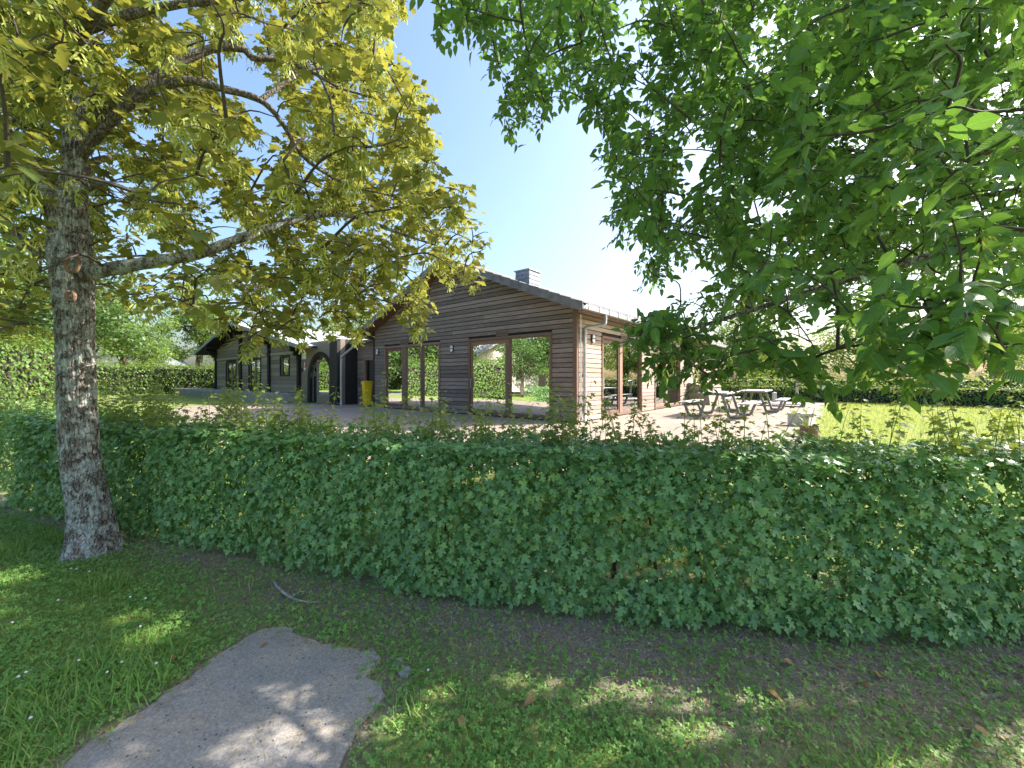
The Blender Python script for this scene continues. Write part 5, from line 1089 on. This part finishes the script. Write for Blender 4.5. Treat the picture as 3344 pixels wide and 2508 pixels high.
# stick, stones, fallen leaves, clover flowers
def g0(x, y): Y_ = 1.6*F/(y*SX-HOR); return np.array([(x-1672)*SX/F*Y_, Y_])
A = [g0(*q) for q in ((893, 1905), (912, 1935), (950, 1958), (1000, 1972), (1045, 1972))]
Q = spline([(a[0], a[1], float(gz(a[0], a[1]))+.018+.012*(k == 1)) for k, a in enumerate(A)], 6)
mb = MB(); mb.tube(Q, np.interp(np.arange(len(Q)), [0, 5, 12, len(Q)-1], [.006, .012, .010, .004]), 8); sr = empty('fallen_stick', tuple(Q[8])); tag(sr, 'bleached crooked stick lying on the soil by the hedge foot', 'stick')
mb.build('shaft', M['stick'], sr, world=True, smooth=True)
mb = MB(); mb.tube(spline([Q[12], Q[12]+np.array([.03, .05, .012]), Q[12]+np.array([.07, .08, .006])], 4), np.linspace(.005, .002, 9), 6); mb.build('twig', M['stick'], sr, world=True)
def stone(p, r, label):
    m_ = MB(); s = random.random()*9
    for i in range(6):
        for j in range(9):
            th_ = math.pi*i/5; ph = 2*math.pi*j/9; k = 1+.3*(float(noise2(math.cos(ph)*1.7+s, math.sin(ph)*1.7+i*.9, 1))-.5)
            m_.v.append((r*1.3*k*math.sin(th_)*math.cos(ph), r*k*math.sin(th_)*math.sin(ph), r*.55*k*math.cos(th_)))
    m_.f = [(i*9+j, (i+1)*9+j, (i+1)*9+(j+1) % 9, i*9+(j+1) % 9) for i in range(5) for j in range(9)]
    o = m_.build('stone', M['stone']); o.location = (p[0], p[1], float(gz(*p))+r*.25); o.rotation_euler = (0, 0, s); tag(o, label, 'stone'); return o
stone(g0(1300, 2165), .03, 'flat grey stone at the far right corner of the tarmac path'); stone(g0(1322, 2200), .036, 'larger broken grey stone beside the tarmac path edge'); stone(g0(2330, 2020), .05, 'rounded grey stone half under the hedge foot')
fl = mesh_np('fallen_leaf', OVATE[0]*np.array([1, 1, 2.2]), OVATE[1], np.full(len(OVATE[0]), .5), OVATE[2]); fl.materials.append(M['dryleaf'])
for k, (x, y) in enumerate([(1500, 2365), (2870, 2225), (2840, 2260), (3180, 2390), (3200, 2460), (2560, 2170), (2500, 2270), (1750, 2300), (870, 2110), (560, 2170)]):
    g_ = g0(x, y); o = bpy.data.objects.new('fallen_leaf', fl); col.objects.link(o); on = inpoly(np.array([g_]), sp_)[0]
    o.location = (g_[0], g_[1], .024 if on else float(gz(*g_))+.028); o.scale = (random.uniform(.05, .075),)*3; o.rotation_euler = (random.uniform(-.25, .35), random.uniform(-.3, .3), random.uniform(0, 6.3))
    sl_ = soil(g_[0], g_[1]) > .4
    tag(o, 'dry brown leaf lying on the tarmac path' if on else 'dry brown leaf lying on bare soil before the hedge' if sl_ else 'dry brown leaf caught in the clover before the hedge', 'leaf', 'dry leaves on the path' if on else 'dry leaves on the bare soil' if sl_ else 'dry leaves in the clover')
fm = MB(); r_ = .0062
for i in range(6):
    for j in range(8):
        th_ = math.pi*i/5; fm.v.append((r_*math.sin(th_)*math.cos(j*.785)*(1+.15*(j % 2)), r_*math.sin(th_)*math.sin(j*.785)*(1+.15*(j % 2)), .055+r_*.9*math.cos(th_)))
fm.f = [(i*8+j, (i+1)*8+j, (i+1)*8+(j+1) % 8, i*8+(j+1) % 8) for i in range(5) for j in range(8)]
f0 = None
for k, (x, y) in enumerate([(232, 1878), (250, 1880), (292, 1888), (458, 2075), (398, 2195), (350, 2230), (257, 2190), (85, 2230), (100, 2385), (475, 1980), (425, 1975), (510, 2200), (1398, 2222), (190, 1985), (60, 2245), (40, 2060)]):
    g_ = g0(x, y); r0 = empty('clover_flower', (g_[0], g_[1], float(gz(*g_)))); tag(r0, 'small white clover flower head in the lawn', 'flower', 'white clover flowers in the lawn')
    if f0 is None:
        f0 = fm.build('flower_head', M['white'], r0); m2 = MB(); m2.tube([(0, 0, 0), (.002, 0, .05)], .0012, 5); f1 = m2.build('stalk', M['clover'], r0)
    else:
        for q in (f0, f1):
            c = q.copy(); col.objects.link(c); c.parent = r0
print('counts grass', NG, 'clover', NC, 'maple anchors', len(AM), 'tris', sum(len(m_.polygons) for m_ in bpy.data.meshes))
